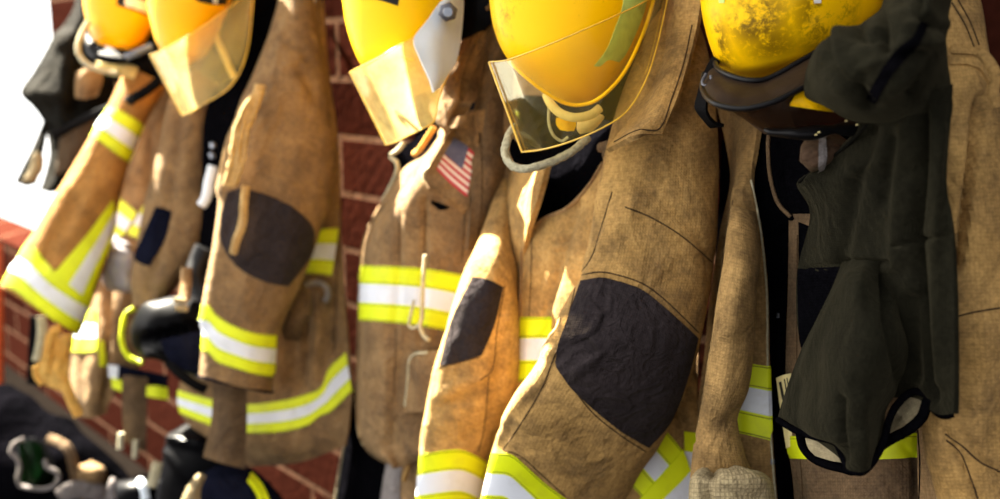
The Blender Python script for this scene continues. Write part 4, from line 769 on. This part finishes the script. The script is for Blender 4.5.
c2.decal('elbow_patch', [[(156, 207), (163, 208), (172, 212)], [(145, 232), (155, 236), (166, 238)], [(133, 258), (142, 264), (150, 266)]], NAVY, [c2_ls], off=.003)
c2_l = c2.panel('lining', [[(238, -20, 2.60), (260, -20, 2.58), (292, -20, 2.56)], [(238, 45, 2.60), (254, 45, 2.58), (278, 45, 2.56)], [(220, 82, 2.62), (236, 82, 2.59), (258, 82, 2.56)], [(206, 108, 2.64), (222, 108, 2.61), (242, 108, 2.57)], [(202, 150, 2.65), (216, 150, 2.62), (236, 150, 2.58)], [(202, 200, 2.66), (212, 200, 2.63), (226, 200, 2.59)], [(196, 280, 2.66), (208, 280, 2.63), (220, 280, 2.6)], [(190, 330, 2.66), (204, 330, 2.64), (214, 330, 2.6)]], LINING, n=(60, 16), mode='d', th=.01, wr=(.006, 9))
c2.cord('zip_tape', [(213, 166, 2.57), (209, 182, 2.57), (206, 198, 2.57), (201, 206, 2.57)], .013, GREYBLUE, mode='d', n=24, ry=.006)
for a, b in (((212.5, 143), (213.5, 148)), ((211, 153), (213, 158))):
    c2.cord('clip', [(a[0], a[1], 2.55), (b[0], b[1], 2.55)], .008, STEEL, mode='d', n=8)
for dx, r in ((0, .007), (6, .006), (11, .005)):
    c2.cord('frayed_edge', [(259 + dx * .4, 86, 2.20), (246 + dx * .9, 108, 2.19), (237 + dx, 128, 2.18), (234 + dx, 145, 2.18), (231 + dx, 165, 2.18), (226 + dx * .6, 186, 2.185)], r, FRAY, mode='d', n=60, wr=(.005, 50), label='pale frayed threads')
c2.cord('pale_streak', [(246, 186, 2.19), (244, 205, 2.185), (242, 224, 2.185), (236, 242, 2.19), (233, 254, 2.20)], .009, FRAY, mode='d', n=40, ry=.004, wr=(.002, 40), label='pale streak laid over the patch')  # pale cord following the streak on the patch
c2.cord('snap_ring', [(303, 300, 2.38), (302, 290, 2.37), (308, 284, 2.365), (318, 283, 2.365), (326, 287, 2.365), (328, 296, 2.37), (325, 301, 2.375)], .008, GREYC, mode='d', n=50)
tb = c2.tube('crumpled_tab', [(299, 276, 304, 277, 2.38, .006), (291, 296, 311, 297, 2.37, .02), (285, 315, 311, 313, 2.37, .025), (282, 330, 303, 330, 2.375, .02), (286, 340, 298, 341, 2.39, .008)], GREYBROWN, mode='d', n=(30, 24), wr=(.008, 22))

# ------------------------------------------------------------------ helmet over it
h2 = Thing('fire_helmet', 'yellow helmet with a sunlit hazy visor, second helmet from the left', 'helmet', 'yellow helmets hung on the coats', off=0.07)
h2_sh, h2_v = visor_helmet(h2, [(172, -95, 210, -97, 2.53, .03), (155, -68, 230, -72, 2.53, .09), (147, -35, 240, -40, 2.53, .12), (146, -10, 238, -14, 2.53, .125), (148, 10, 229, 6, 2.53, .122), (152, 28, 222, 24, 2.53, .112), (157, 44, 214, 42, 2.53, .10), (164, 55, 206, 54, 2.53, .08), (172, 62, 197, 61, 2.53, .05), (180, 66, 190, 66, 2.53, .02)], 2.53,
    [(150, 55, 2.48), (160, 51, 2.42), (172, 45, 2.39), (188, 36, 2.375), (205, 25, 2.38), (222, 12, 2.40), (238, 0, 2.45), (252, -18, 2.50)],
    [(182, 115, 2.47), (191, 112, 2.42), (204, 104, 2.39), (218, 96, 2.375), (230, 87, 2.38), (241, 70, 2.40), (249, 42, 2.44), (254, -14, 2.50)], VISORC, SHELL1)
h2.decal('label', [[(196, -8), (210, -8), (228, -8)], [(196, 1), (210, 4), (226, 5)]], INK, [h2_sh], off=.002, n=(8, 20))
h2.decal('label_print', [[(212, -4), (216, -4)], [(213, 3), (217, 3)]], WHITEP, [h2_sh], off=.004, n=(5, 5))
h2.panel('neck_flap', [[(228, -25, 2.56), (240, -25, 2.54), (252, -25, 2.56)], [(222, 15, 2.56), (236, 15, 2.54), (248, 15, 2.56)], [(214, 42, 2.56), (230, 42, 2.54), (244, 45, 2.56)], [(204, 62, 2.56), (218, 66, 2.54), (236, 68, 2.56)], [(198, 72, 2.56), (208, 78, 2.55), (220, 84, 2.56)]], plain('grey_olive_web', srgb(92, 88, 70), .7, .3), n=(30, 16), mode='d', th=.008, wr=(.004, 12))
h2.cord('suspension_strap', [(213, 30, 2.50), (224, 55, 2.48), (234, 78, 2.47)], .008, CREAMBAND, mode='d', n=20, ry=.003)

# ------------------------------------------------------------------ far left: golden coat, helmet, dark jacket
c1 = Thing('firefighter_coat', 'golden brown turnout coat at the left with wide lime bands on its cuff', 'coat', 'turnout coats hung along the brick wall')
c1_bd = c1.panel('front', [[(112, 68, 3.25), (140, 66, 3.15), (178, 70, 3.12)], [(118, 110, 3.25), (150, 110, 3.13), (186, 110, 3.10)], [(112, 160, 3.25), (150, 160, 3.12), (188, 160, 3.08)], [(104, 200, 3.25), (145, 200, 3.12), (182, 200, 3.08)], [(96, 250, 3.25), (135, 250, 3.10), (172, 250, 3.08)], [(82, 310, 3.22), (120, 310, 3.08), (160, 310, 3.08)], [(72, 350, 3.20), (100, 352, 3.08), (150, 352, 3.08)], [(70, 395, 3.20), (88, 398, 3.09), (112, 398, 3.10)], [(77, 416, 3.20), (90, 418, 3.10), (106, 414, 3.12)]],
    BROWN, n=(70, 40), mode='d', th=.012, wr=(.012, 6), folds=[([(118, 120), (112, 180), (102, 260)], -.03, 5), ([(150, 130), (148, 190)], -.015, 5), ([(108, 290), (105, 400)], -.03, 4), ([(128, 185), (160, 188)], -.012, 3)])
c1_sl = c1.tube('left_sleeve', [(126, 66, 168, 84, 3.02, .05), (109, 104, 146, 124, 2.97, .065), (90, 136, 130, 160, 2.95, .07), (68, 176, 121, 198, 2.93, .078), (46, 210, 112, 240, 2.92, .082), (26, 242, 98, 284, 2.91, .085), (11, 268, 87, 314, 2.90, .085), (1, 286, 77, 336, 2.90, .082)], ORANGE, mode='d', n=(80, 44), caps=(True, 'hollow'), wr=(.006, 7), folds=[([(75, 200), (58, 235), (45, 262)], -.012, 6), ([(95, 190), (80, 230)], .008, 8), ([(104, 130), (88, 165), (72, 190)], .006, 6)])
c1.decal('reflective_band', [[(104, 106), (117, 109), (130, 116), (145, 126)], [(84, 133), (96, 139), (112, 151), (130, 164)]], BAND, [c1_sl], off=.003, n=(20, 30))
c1.decal('reflective_band', [[(14, 242), (34, 248), (45, 260), (56, 272), (75, 284), (98, 296)], [(-6, 278), (14, 290), (28, 301), (48, 316), (62, 327), (82, 340)]], BAND, [c1_sl], off=.003, n=(20, 44))
c1.decal('reflective_band', [[(112, 200), (100, 217), (82, 241), (55, 273)], [(116, 226), (108, 248), (98, 272), (88, 300)]], band_mat('trim_tape_lengthwise', [(0, 'l'), (.42, 's'), (.8, 'l')]), [c1_sl], off=.005, n=(20, 34))
c1.decal('reflective_band', [[(112, 193), (124, 201), (138, 213)], [(103, 230), (112, 236), (121, 240)]], BAND, [c1_bd], off=.004)
c1.decal('reflective_band', [[(146, 203), (152, 207), (158, 211)], [(128, 234), (136, 238), (146, 241)]], BAND, [c1_bd], off=.004)
c1.decal('reflective_band', [[(70, 306), (85, 309), (97, 311)], [(66, 350), (82, 352), (98, 351)]], BAND, [c1_bd], off=.004)
c1.decal('reflective_band', [[(100, 340), (104, 342)], [(99, 366), (106, 366)]], LIMEM, [c1_bd], off=.004, n=(8, 8))
c1.cord('webbing', [(41, 316, 2.76), (42, 330, 2.76), (40, 348, 2.76), (37, 361, 2.76)], .013, CORD, mode='d', n=30, ry=.006)
c1.panel('cuff_strap', [[(46, 334, 2.76), (56, 336, 2.76), (68, 338, 2.76)], [(40, 358, 2.76), (54, 360, 2.76), (68, 362, 2.76)], [(36, 374, 2.76), (52, 380, 2.76), (66, 384, 2.76)], [(42, 384, 2.76), (52, 388, 2.76), (62, 392, 2.76)]], AMBERCORD, n=(20, 16), mode='d', th=.008, wr=(.006, 15))
c1.cord('webbing', [(61, 329, 2.76), (54, 332, 2.76), (51, 345, 2.76), (49, 360, 2.76), (47, 374, 2.76)], .014, AMBERCORD, mode='d', n=40, ry=.007)
c1.cord('webbing', [(68, 334, 2.76), (67, 346, 2.76), (62, 360, 2.76), (59, 372, 2.76), (64, 382, 2.76), (69, 394, 2.76), (73, 404, 2.76), (79, 416, 2.76)], .014, AMBERCORD, mode='d', n=50, ry=.007)
c1.cord('webbing', [(36, 366, 2.76), (37, 376, 2.76), (43, 384, 2.76)], .01, AMBERCORD, mode='d', n=16, ry=.006)
c1.panel('black_tab', [[(30, 316, 3.0), (40, 318, 3.0)], [(28, 350, 3.0), (38, 350, 3.0)], [(27, 384, 3.0), (38, 386, 3.0)]], BLACKW, n=(16, 8), mode='d', th=.008)
c1.tube('grey_lining', [(112, 236, 126, 238, 3.00, .02), (104, 252, 134, 256, 2.98, .05), (100, 268, 133, 274, 2.98, .05), (104, 282, 131, 288, 2.99, .035), (112, 290, 124, 293, 3.0, .01)], PALEGREY, mode='d', n=(36, 28), wr=(.02, 14))
c1.panel('hanging_strap', [[(122, 376, 3.0), (134, 377, 2.99), (148, 378, 3.0)], [(122, 410, 3.0), (134, 411, 2.99), (147, 412, 3.0)], [(124, 440, 3.0), (134, 448, 2.99), (146, 452, 3.0)]], GREYBROWN, n=(24, 12), mode='d', th=.012)
for pts in ([(121, 433), (120.5, 449)], [(136, 440), (135, 458)]):
    c1.cord('strap_end', [(q[0], q[1], 2.975) for q in pts], .009, CORD, mode='d', n=10)
wb = c1.panel('waist_strap', [[(108, 364, 3.03), (135, 369, 3.01), (168, 376, 3.02)], [(109, 378, 3.03), (135, 382, 3.01), (167, 388, 3.02)]], NAVY, n=(8, 30), mode='d', th=.01)
c1.decal('white_end', [[(108.5, 364.5), (119, 366)], [(109, 377), (118, 379)]], SILVERM, [wb], off=.003, n=(6, 6), parent=wb)
c1.panel('lime_tab', [[(111, 378, 3.02), (122, 381, 3.01), (133, 385, 3.02)], [(112, 388, 3.02), (122, 392, 3.01), (132, 395, 3.02)]], LIMEM, n=(6, 12), mode='d', th=.006)
c1.panel('lime_tab', [[(146, 386, 3.0), (156, 386, 2.99), (168, 388, 3.0)], [(145, 396, 3.0), (156, 398, 2.99), (168, 400, 3.0)]], LIMEM, n=(6, 12), mode='d', th=.006)

h1 = Thing('fire_helmet', 'yellow helmet with a black brim and black and white label, farthest left', 'helmet', 'yellow helmets hung on the coats')
h1_sh = h1.tube('shell', [(102, -75, 138, -77, 3.0, .03), (88, -50, 156, -54, 3.0, .09), (82, -22, 162, -25, 3.0, .12), (83, 0, 160, -2, 3.0, .122), (86, 18, 155, 18, 3.0, .115), (90, 32, 149, 34, 3.0, .105), (96, 42, 143, 45, 3.0, .085), (108, 47, 134, 50, 3.0, .05), (118, 49, 126, 50, 3.0, .015)], SHELL1, mode='d', n=(50, 40))
h1.panel('brim', [[(86, 30, 2.93), (94, 42, 2.89), (115, 48, 2.87), (138, 49, 2.88), (152, 40, 2.92)], [(84, 44, 2.90), (96, 54, 2.85), (118, 58, 2.83), (140, 57, 2.84), (156, 48, 2.90)], [(86, 54, 2.90), (98, 61, 2.86), (120, 64, 2.84), (142, 62, 2.85), (158, 52, 2.90)]], BLACKR, n=(14, 40), mode='d', th=.008)
h1.cord('brim_edge', [(88, 22, 2.92), (81, 36, 2.89), (78, 48, 2.87), (81, 58, 2.86), (90, 66, 2.85), (104, 71, 2.85), (118, 74, 2.86)], .008, CORD, mode='d', n=40)
h1.cord('knit_strap', [(98, 66, 2.90), (112, 68, 2.88), (126, 70, 2.88), (136, 74, 2.89)], .018, CREAMBAND, mode='d', n=24, ry=.01, wr=(.004, 30))
h1.decal('label', [[(118, -8), (135, -6), (150, -3)], [(117, 5), (132, 10), (148, 16)]], INK, [h1_sh], off=.002, n=(10, 20))
h1.decal('label_print', [[(126, -4), (138, -1), (149, 3)], [(125, 5.5), (136, 9), (147, 13.5)]], WHITEP, [h1_sh], off=.004, n=(8, 16))
h1.cord('chin_strap', [(126, 58, 2.82), (138, 52, 2.82), (152, 46, 2.83)], .009, plain('blue_grey_web', srgb(96, 110, 136), .5, .4), mode='d', n=16, ry=.005)
h1.panel('neck_flap', [[(140, 28, 3.06), (150, 24, 3.04), (160, 26, 3.04)], [(132, 52, 3.06), (148, 52, 3.03), (164, 55, 3.04)], [(100, 70, 3.06), (140, 74, 3.04), (166, 78, 3.04)], [(118, 84, 3.07), (146, 84, 3.06), (164, 86, 3.06)]], BLACKW, n=(20, 20), mode='d', th=.01)

dj = Thing('dark_jacket', 'dark olive black jacket hung at the far left, against the bright sky', 'jacket')
dj_b = dj.panel('body', [[(76, -20, 3.42), (84, -20, 3.34), (98, -20, 3.36)], [(74, 6, 3.42), (82, 6, 3.33), (98, 6, 3.36)], [(66, 22, 3.42), (80, 22, 3.32), (98, 22, 3.36)], [(54, 36, 3.42), (74, 38, 3.30), (104, 40, 3.36)], [(46, 50, 3.42), (72, 54, 3.29), (110, 56, 3.36)], [(33, 72, 3.42), (66, 76, 3.28), (114, 76, 3.36)], [(21, 93, 3.42), (60, 98, 3.28), (116, 98, 3.36)], [(34, 108, 3.42), (66, 112, 3.29), (114, 112, 3.36)], [(44, 124, 3.42), (68, 128, 3.30), (110, 128, 3.36)], [(50, 150, 3.42), (66, 152, 3.31), (104, 152, 3.36)], [(46, 172, 3.42), (60, 176, 3.33), (96, 176, 3.37)], [(40, 190, 3.42), (50, 192, 3.35), (84, 190, 3.38)]], DARKGREEN, n=(70, 36), mode='d', th=.012, wr=(.016, 8), folds=[([(62, 40), (70, 80), (66, 120)], .02, 8), ([(84, 30), (82, 70), (74, 110)], -.025, 5), ([(34, 92), (60, 96)], .012, 6)])
dj.panel('cuff', [[(43, 122, 3.36), (46, 121, 3.35), (49, 124, 3.35)], [(32, 148, 3.36), (38, 149, 3.33), (44, 150, 3.35)], [(22, 168, 3.36), (30, 171, 3.33), (40, 172, 3.35)], [(15, 182, 3.36), (26, 186, 3.33), (36, 184, 3.35)]], DARKGREEN, n=(24, 12), mode='d', th=.012)
dj.panel('khaki_tab', [[(33, 154, 3.31), (38, 151, 3.30), (44, 158, 3.31)], [(30, 168, 3.31), (37, 168, 3.295), (43, 170, 3.31)], [(22, 181, 3.31), (29, 182, 3.30), (35, 181, 3.31)]], KNIT, n=(16, 12), mode='d', th=.008, wr=(.006, 20))
dj.cord('shoulder_strap', [(54, 136, 3.26), (76, 124, 3.22), (98, 113, 3.15), (116, 106, 3.05), (134, 98, 2.88), (150, 88, 2.86), (160, 80, 2.86)], .014, BLACKW, mode='d', n=60, ry=.005)
dj.panel('tan_pocket', [[(76, 72, 3.24), (88, 68, 3.22), (104, 72, 3.23)], [(75, 84, 3.24), (88, 84, 3.21), (102, 84, 3.23)], [(75, 98, 3.24), (86, 99, 3.22), (98, 96, 3.23)]], BROWN, n=(16, 16), mode='d', th=.008, wr=(.008, 16))
dj.panel('brown_fold', [[(62, 130, 3.28), (80, 122, 3.25), (104, 112, 3.24)], [(58, 150, 3.28), (76, 142, 3.24), (98, 132, 3.24)], [(54, 176, 3.28), (66, 170, 3.25), (84, 160, 3.25)]], fabric('deep_brown_cloth', srgb(74, 60, 46), srgb(92, 74, 54), srgb(50, 40, 34), stain=.5), n=(20, 20), mode='d', th=.008, wr=(.006, 12))

# ------------------------------------------------------------------ breathing mask hung between the left coats
mk = Thing('breathing_mask', 'shiny black face mask with lime edging, hung beside the golden coat', 'mask', off=0.05)
mk.tube('facepiece', [(132, 326, 133, 344, 2.60, .01), (137, 314, 139, 352, 2.59, .05), (148, 304, 152, 357, 2.57, .08), (164, 300, 170, 364, 2.56, .09), (182, 298, 188, 372, 2.56, .09), (200, 300, 206, 380, 2.57, .08), (216, 308, 220, 376, 2.6, .04)], BLACKR, mode='d', n=(60, 40), wr=(.01, 8), folds=[([(150, 340), (175, 332), (205, 322)], -.03, 5), ([(150, 350), (180, 346), (205, 350)], .02, 6)])
mk.panel('visor', [[(160, 340, 2.46), (178, 336, 2.45), (203, 330, 2.46)], [(166, 356, 2.455), (182, 352, 2.44), (206, 350, 2.455)], [(178, 370, 2.46), (190, 370, 2.45), (208, 376, 2.46)]], NAVY, n=(16, 20), mode='d', th=.006)
mk.cord('lime_edging', [(134, 308, 2.58), (126, 314, 2.58), (123, 326, 2.58), (122, 342, 2.58), (128, 356, 2.58), (142, 363, 2.57)], .006, LIMEM, mode='d', n=40, ry=.005, wr=(.004, 40))
mk.cord('strap', [(168, 362, 2.46), (180, 374, 2.45), (194, 384, 2.45), (206, 390, 2.46)], .012, BLACKW, mode='d', n=24, ry=.005)
for q in ((180, 300), (181, 308)):
    mk.cord('buckle', [(q[0] - 5, q[1], 2.46), (q[0] + 6, q[1] + 1, 2.46)], .008, KNIT, mode='d', n=10)
mk.cord('harness_strap', [(187, 268, 2.56), (186, 284, 2.54), (184, 300, 2.50)], .014, BROWN, mode='d', n=20, ry=.005)
mk.cord('hose', [(205, 300, 2.58), (196, 280, 2.6), (200, 262, 2.62), (206, 248, 2.62)], .03, BLACKP, mode='d', n=30)

# ------------------------------------------------------------------ gear standing on the floor
bt = Thing('rubber_boot', 'glossy black rubber boot with a rounded top, standing behind the hanging brown strap', 'boot', 'black gear on the floor')
bt.tube('shaft', [(192, 421, 214, 418, 2.86, .02), (178, 428, 226, 424, 2.85, .06), (168, 440, 238, 436, 2.84, .10), (163, 460, 246, 458, 2.83, .12), (158, 490, 248, 490, 2.83, .12), (156, 530, 248, 530, 2.83, .12), (156, 570, 246, 570, 2.83, .12), (150, 600, 246, 600, 2.82, .13), (150, 612, 246, 612, 2.82, .13)], BLACKR, mode='d', n=(60, 40), wr=(.008, 7), folds=[([(168, 452), (180, 466), (196, 484)], .012, 2.5), ([(174, 440), (206, 446)], .02, 5)])
bt.tube('heel', [(150, 606, 247, 606, 2.82, .14), (148, 618, 248, 618, 2.82, .14)], BLACKP, mode='d', n=(6, 30))
bt.cord('pull_strap', [(158, 462, 2.70), (155, 474, 2.69), (151, 487, 2.69)], .014, CORD, mode='d', n=20, ry=.006)
tr = Thing('bunker_trousers', 'navy trousers with a lime stripe, heaped below the hem beside the boot', 'trousers', 'black gear on the floor')
tr_b = tr.tube('leg', [(216, 467, 244, 467, 2.60, .02), (205, 474, 258, 475, 2.58, .06), (198, 484, 270, 486, 2.56, .09), (193, 500, 284, 502, 2.55, .11), (188, 540, 292, 540, 2.55, .12), (184, 600, 294, 600, 2.55, .12), (182, 655, 294, 655, 2.55, .12), (182, 682, 294, 682, 2.55, .12)], NAVY, mode='d', n=(60, 40), wr=(.012, 9))
tr.decal('lime_stripe', [[(251, 473), (262, 486), (272, 508)], [(247, 482), (255, 493), (262, 512)]], band_mat('trouser_tape', [(0, 'l'), (.42, 'd'), (.52, 'l')]), [tr_b], off=.004, n=(10, 24))
tr.panel('frayed_strap', [[(197, 474, 2.46), (201, 473, 2.455), (206, 476, 2.46)], [(188, 486, 2.45), (196, 486, 2.44), (201, 490, 2.45)], [(180, 502, 2.44), (188, 502, 2.43), (200, 504, 2.44)], [(170, 530, 2.44), (184, 530, 2.43), (196, 530, 2.44)]], KNIT, n=(20, 14), mode='d', th=.008, wr=(.006, 22))
b2 = Thing('rubber_boot', 'small glossy black boot with a pale pull loop and a painted glint, at the bottom left of the wider boot', 'boot', 'black gear on the floor')
b2.tube('shaft', [(122, 480, 146, 475, 3.0, .02), (116, 484, 156, 479, 2.99, .06), (112, 492, 163, 488, 2.98, .09), (110, 510, 166, 508, 2.98, .10), (110, 550, 166, 550, 2.98, .10), (106, 590, 166, 590, 2.98, .11)], BLACKR, mode='d', n=(40, 32), wr=(.008, 9))
b2.cord('pull_loop_and_glint', [(115, 479, 2.90), (112, 486, 2.88), (112, 500, 2.87)], .012, GREYC, mode='d', n=16, ry=.005)
b2.cord('pull_loop_and_glint', [(138, 480, 2.89), (143, 486, 2.87), (146, 500, 2.86)], .012, GREYBLUE, mode='d', n=16, ry=.005)  # pale blue strip painted in for the highlight on the boot
bg = Thing('gear_bag', 'dark slumped gear bag, widened over shaded floor, at the bottom left corner against the brick wall', 'bag', 'black gear on the floor')
bg_b = bg.tube('body', [(-30, 390, 8, 388, 3.75, .02), (-50, 404, 34, 402, 3.72, .10), (-60, 420, 62, 421, 3.70, .15), (-70, 444, 92, 442, 3.66, .18), (-80, 470, 118, 464, 3.62, .20), (-80, 498, 134, 486, 3.60, .2), (-80, 512, 136, 504, 3.60, .2)], LINING, mode='d', n=(50, 44), wr=(.03, 5))  # black bag, outline widened to stand in for the shaded floor
bg.cord('webbing', [(48, 438, 3.46), (62, 444, 3.42), (70, 452, 3.40), (74, 468, 3.39), (78, 484, 3.38), (86, 500, 3.38)], .017, GREYBROWN, mode='d', n=40, ry=.006)
bg.cord('webbing', [(60, 498, 3.36), (74, 490, 3.36), (96, 492, 3.38), (108, 500, 3.4)], .03, GREYC, mode='d', n=30, ry=.01)
bg.tube('tan_pouch', [(80, 466, 92, 460, 3.42, .02), (78, 474, 104, 468, 3.40, .04), (80, 482, 106, 478, 3.40, .04), (86, 488, 100, 486, 3.42, .02)], BROWN, mode='d', n=(20, 24), wr=(.01, 12))
gg = Thing('goggles', 'goggles with a wavy pale frame and dark green lens, on the bag at bottom left', 'goggles', 'black gear on the floor', off=-0.1)
gg.panel('lens', [[(18, 444, 3.40), (30, 441, 3.37), (42, 446, 3.39)], [(20, 460, 3.39), (32, 458, 3.35), (46, 462, 3.38)], [(20, 474, 3.39), (34, 474, 3.35), (54, 472, 3.38)], [(20, 486, 3.40), (34, 488, 3.37), (50, 486, 3.39)]], LENSG, n=(20, 20), mode='d', th=.006)
gg.panel('lens_backing', [[(16, 440, 3.43), (30, 438, 3.41), (46, 442, 3.42)], [(16, 462, 3.42), (32, 460, 3.40), (54, 464, 3.42)], [(18, 488, 3.43), (34, 490, 3.41), (54, 486, 3.42)]], BLACKP, n=(10, 10), mode='d', th=.01)
gg.cord('frame', [(24, 439, 3.38), (14, 444, 3.36), (11, 452, 3.35), (17, 459, 3.34), (20, 467, 3.34), (18, 478, 3.35), (20, 485, 3.36), (30, 488, 3.35), (44, 489, 3.35), (55, 485, 3.35), (59, 477, 3.35), (55, 471, 3.35), (47, 467, 3.35), (45, 460, 3.36)], .007, GREYC, mode='d', n=90)
po = Thing('orange_post', 'orange red post at the far left edge standing beside the low brick wall', 'post')
po.tube('post', [(-14, 244, 3, 244, 4.3, .03), (-14, 300, 4, 300, 4.3, .04), (-14, 380, 4, 380, 4.3, .04), (-14, 436, 4, 436, 4.3, .04)], ORANGEP, mode='d', n=(12, 24))

for t in Thing.all: t.finish()

# ------------------------------------------------------------------ light
w = bpy.data.worlds.new('world'); bpy.context.scene.world = w; w.use_nodes = True
nt = w.node_tree; bgn = nt.nodes['Background']
tc = nt.nodes.new('ShaderNodeTexCoord'); dt = nt.nodes.new('ShaderNodeVectorMath'); dt.operation = 'DOT_PRODUCT'
az, el = math.radians(4), math.radians(40); sun_dir = Vector((-math.cos(az) * math.cos(el), -math.sin(az) * math.cos(el), math.sin(el)))
dt.inputs[1].default_value = Vector((-.84, -.42, .34)).normalized()
nt.links.new(tc.outputs['Generated'], dt.inputs[0])
rp = ramp(nt, [(0, (.42, .42, .44, 1)), (.35, (.62, .63, .65, 1)), (.62, (1.05, 1.04, 1.02, 1)), (.82, (1.7, 1.67, 1.6, 1)), (1, (2.0, 1.95, 1.85, 1))])
mp = nt.nodes.new('ShaderNodeMapRange'); mp.inputs[1].default_value = -1; mp.inputs[2].default_value = 1
nt.links.new(dt.outputs['Value'], mp.inputs[0]); nt.links.new(mp.outputs[0], rp.inputs[0]); nt.links.new(rp.outputs[0], bgn.inputs[0])
bgn.inputs[1].default_value = 1.0
sl = bpy.data.lights.new('sun', 'SUN'); so = bpy.data.objects.new('sun', sl); COL.objects.link(so)
sl.energy = 52; sl.angle = math.radians(.6); sl.color = (1, .92, .76)
so.rotation_euler = (-sun_dir).to_track_quat('-Z', 'Y').to_euler(); so.location = sun_dir * 6 + Vector((-1, 0, 1))

sc = bpy.context.scene
sc.view_settings.view_transform = 'Standard'; sc.view_settings.look = 'None'; sc.view_settings.gamma = 1; sc.view_settings.use_curve_mapping = False
sc.view_settings.exposure = 0.85
sc.cycles.max_bounces = 8; sc.cycles.transparent_max_bounces = 12
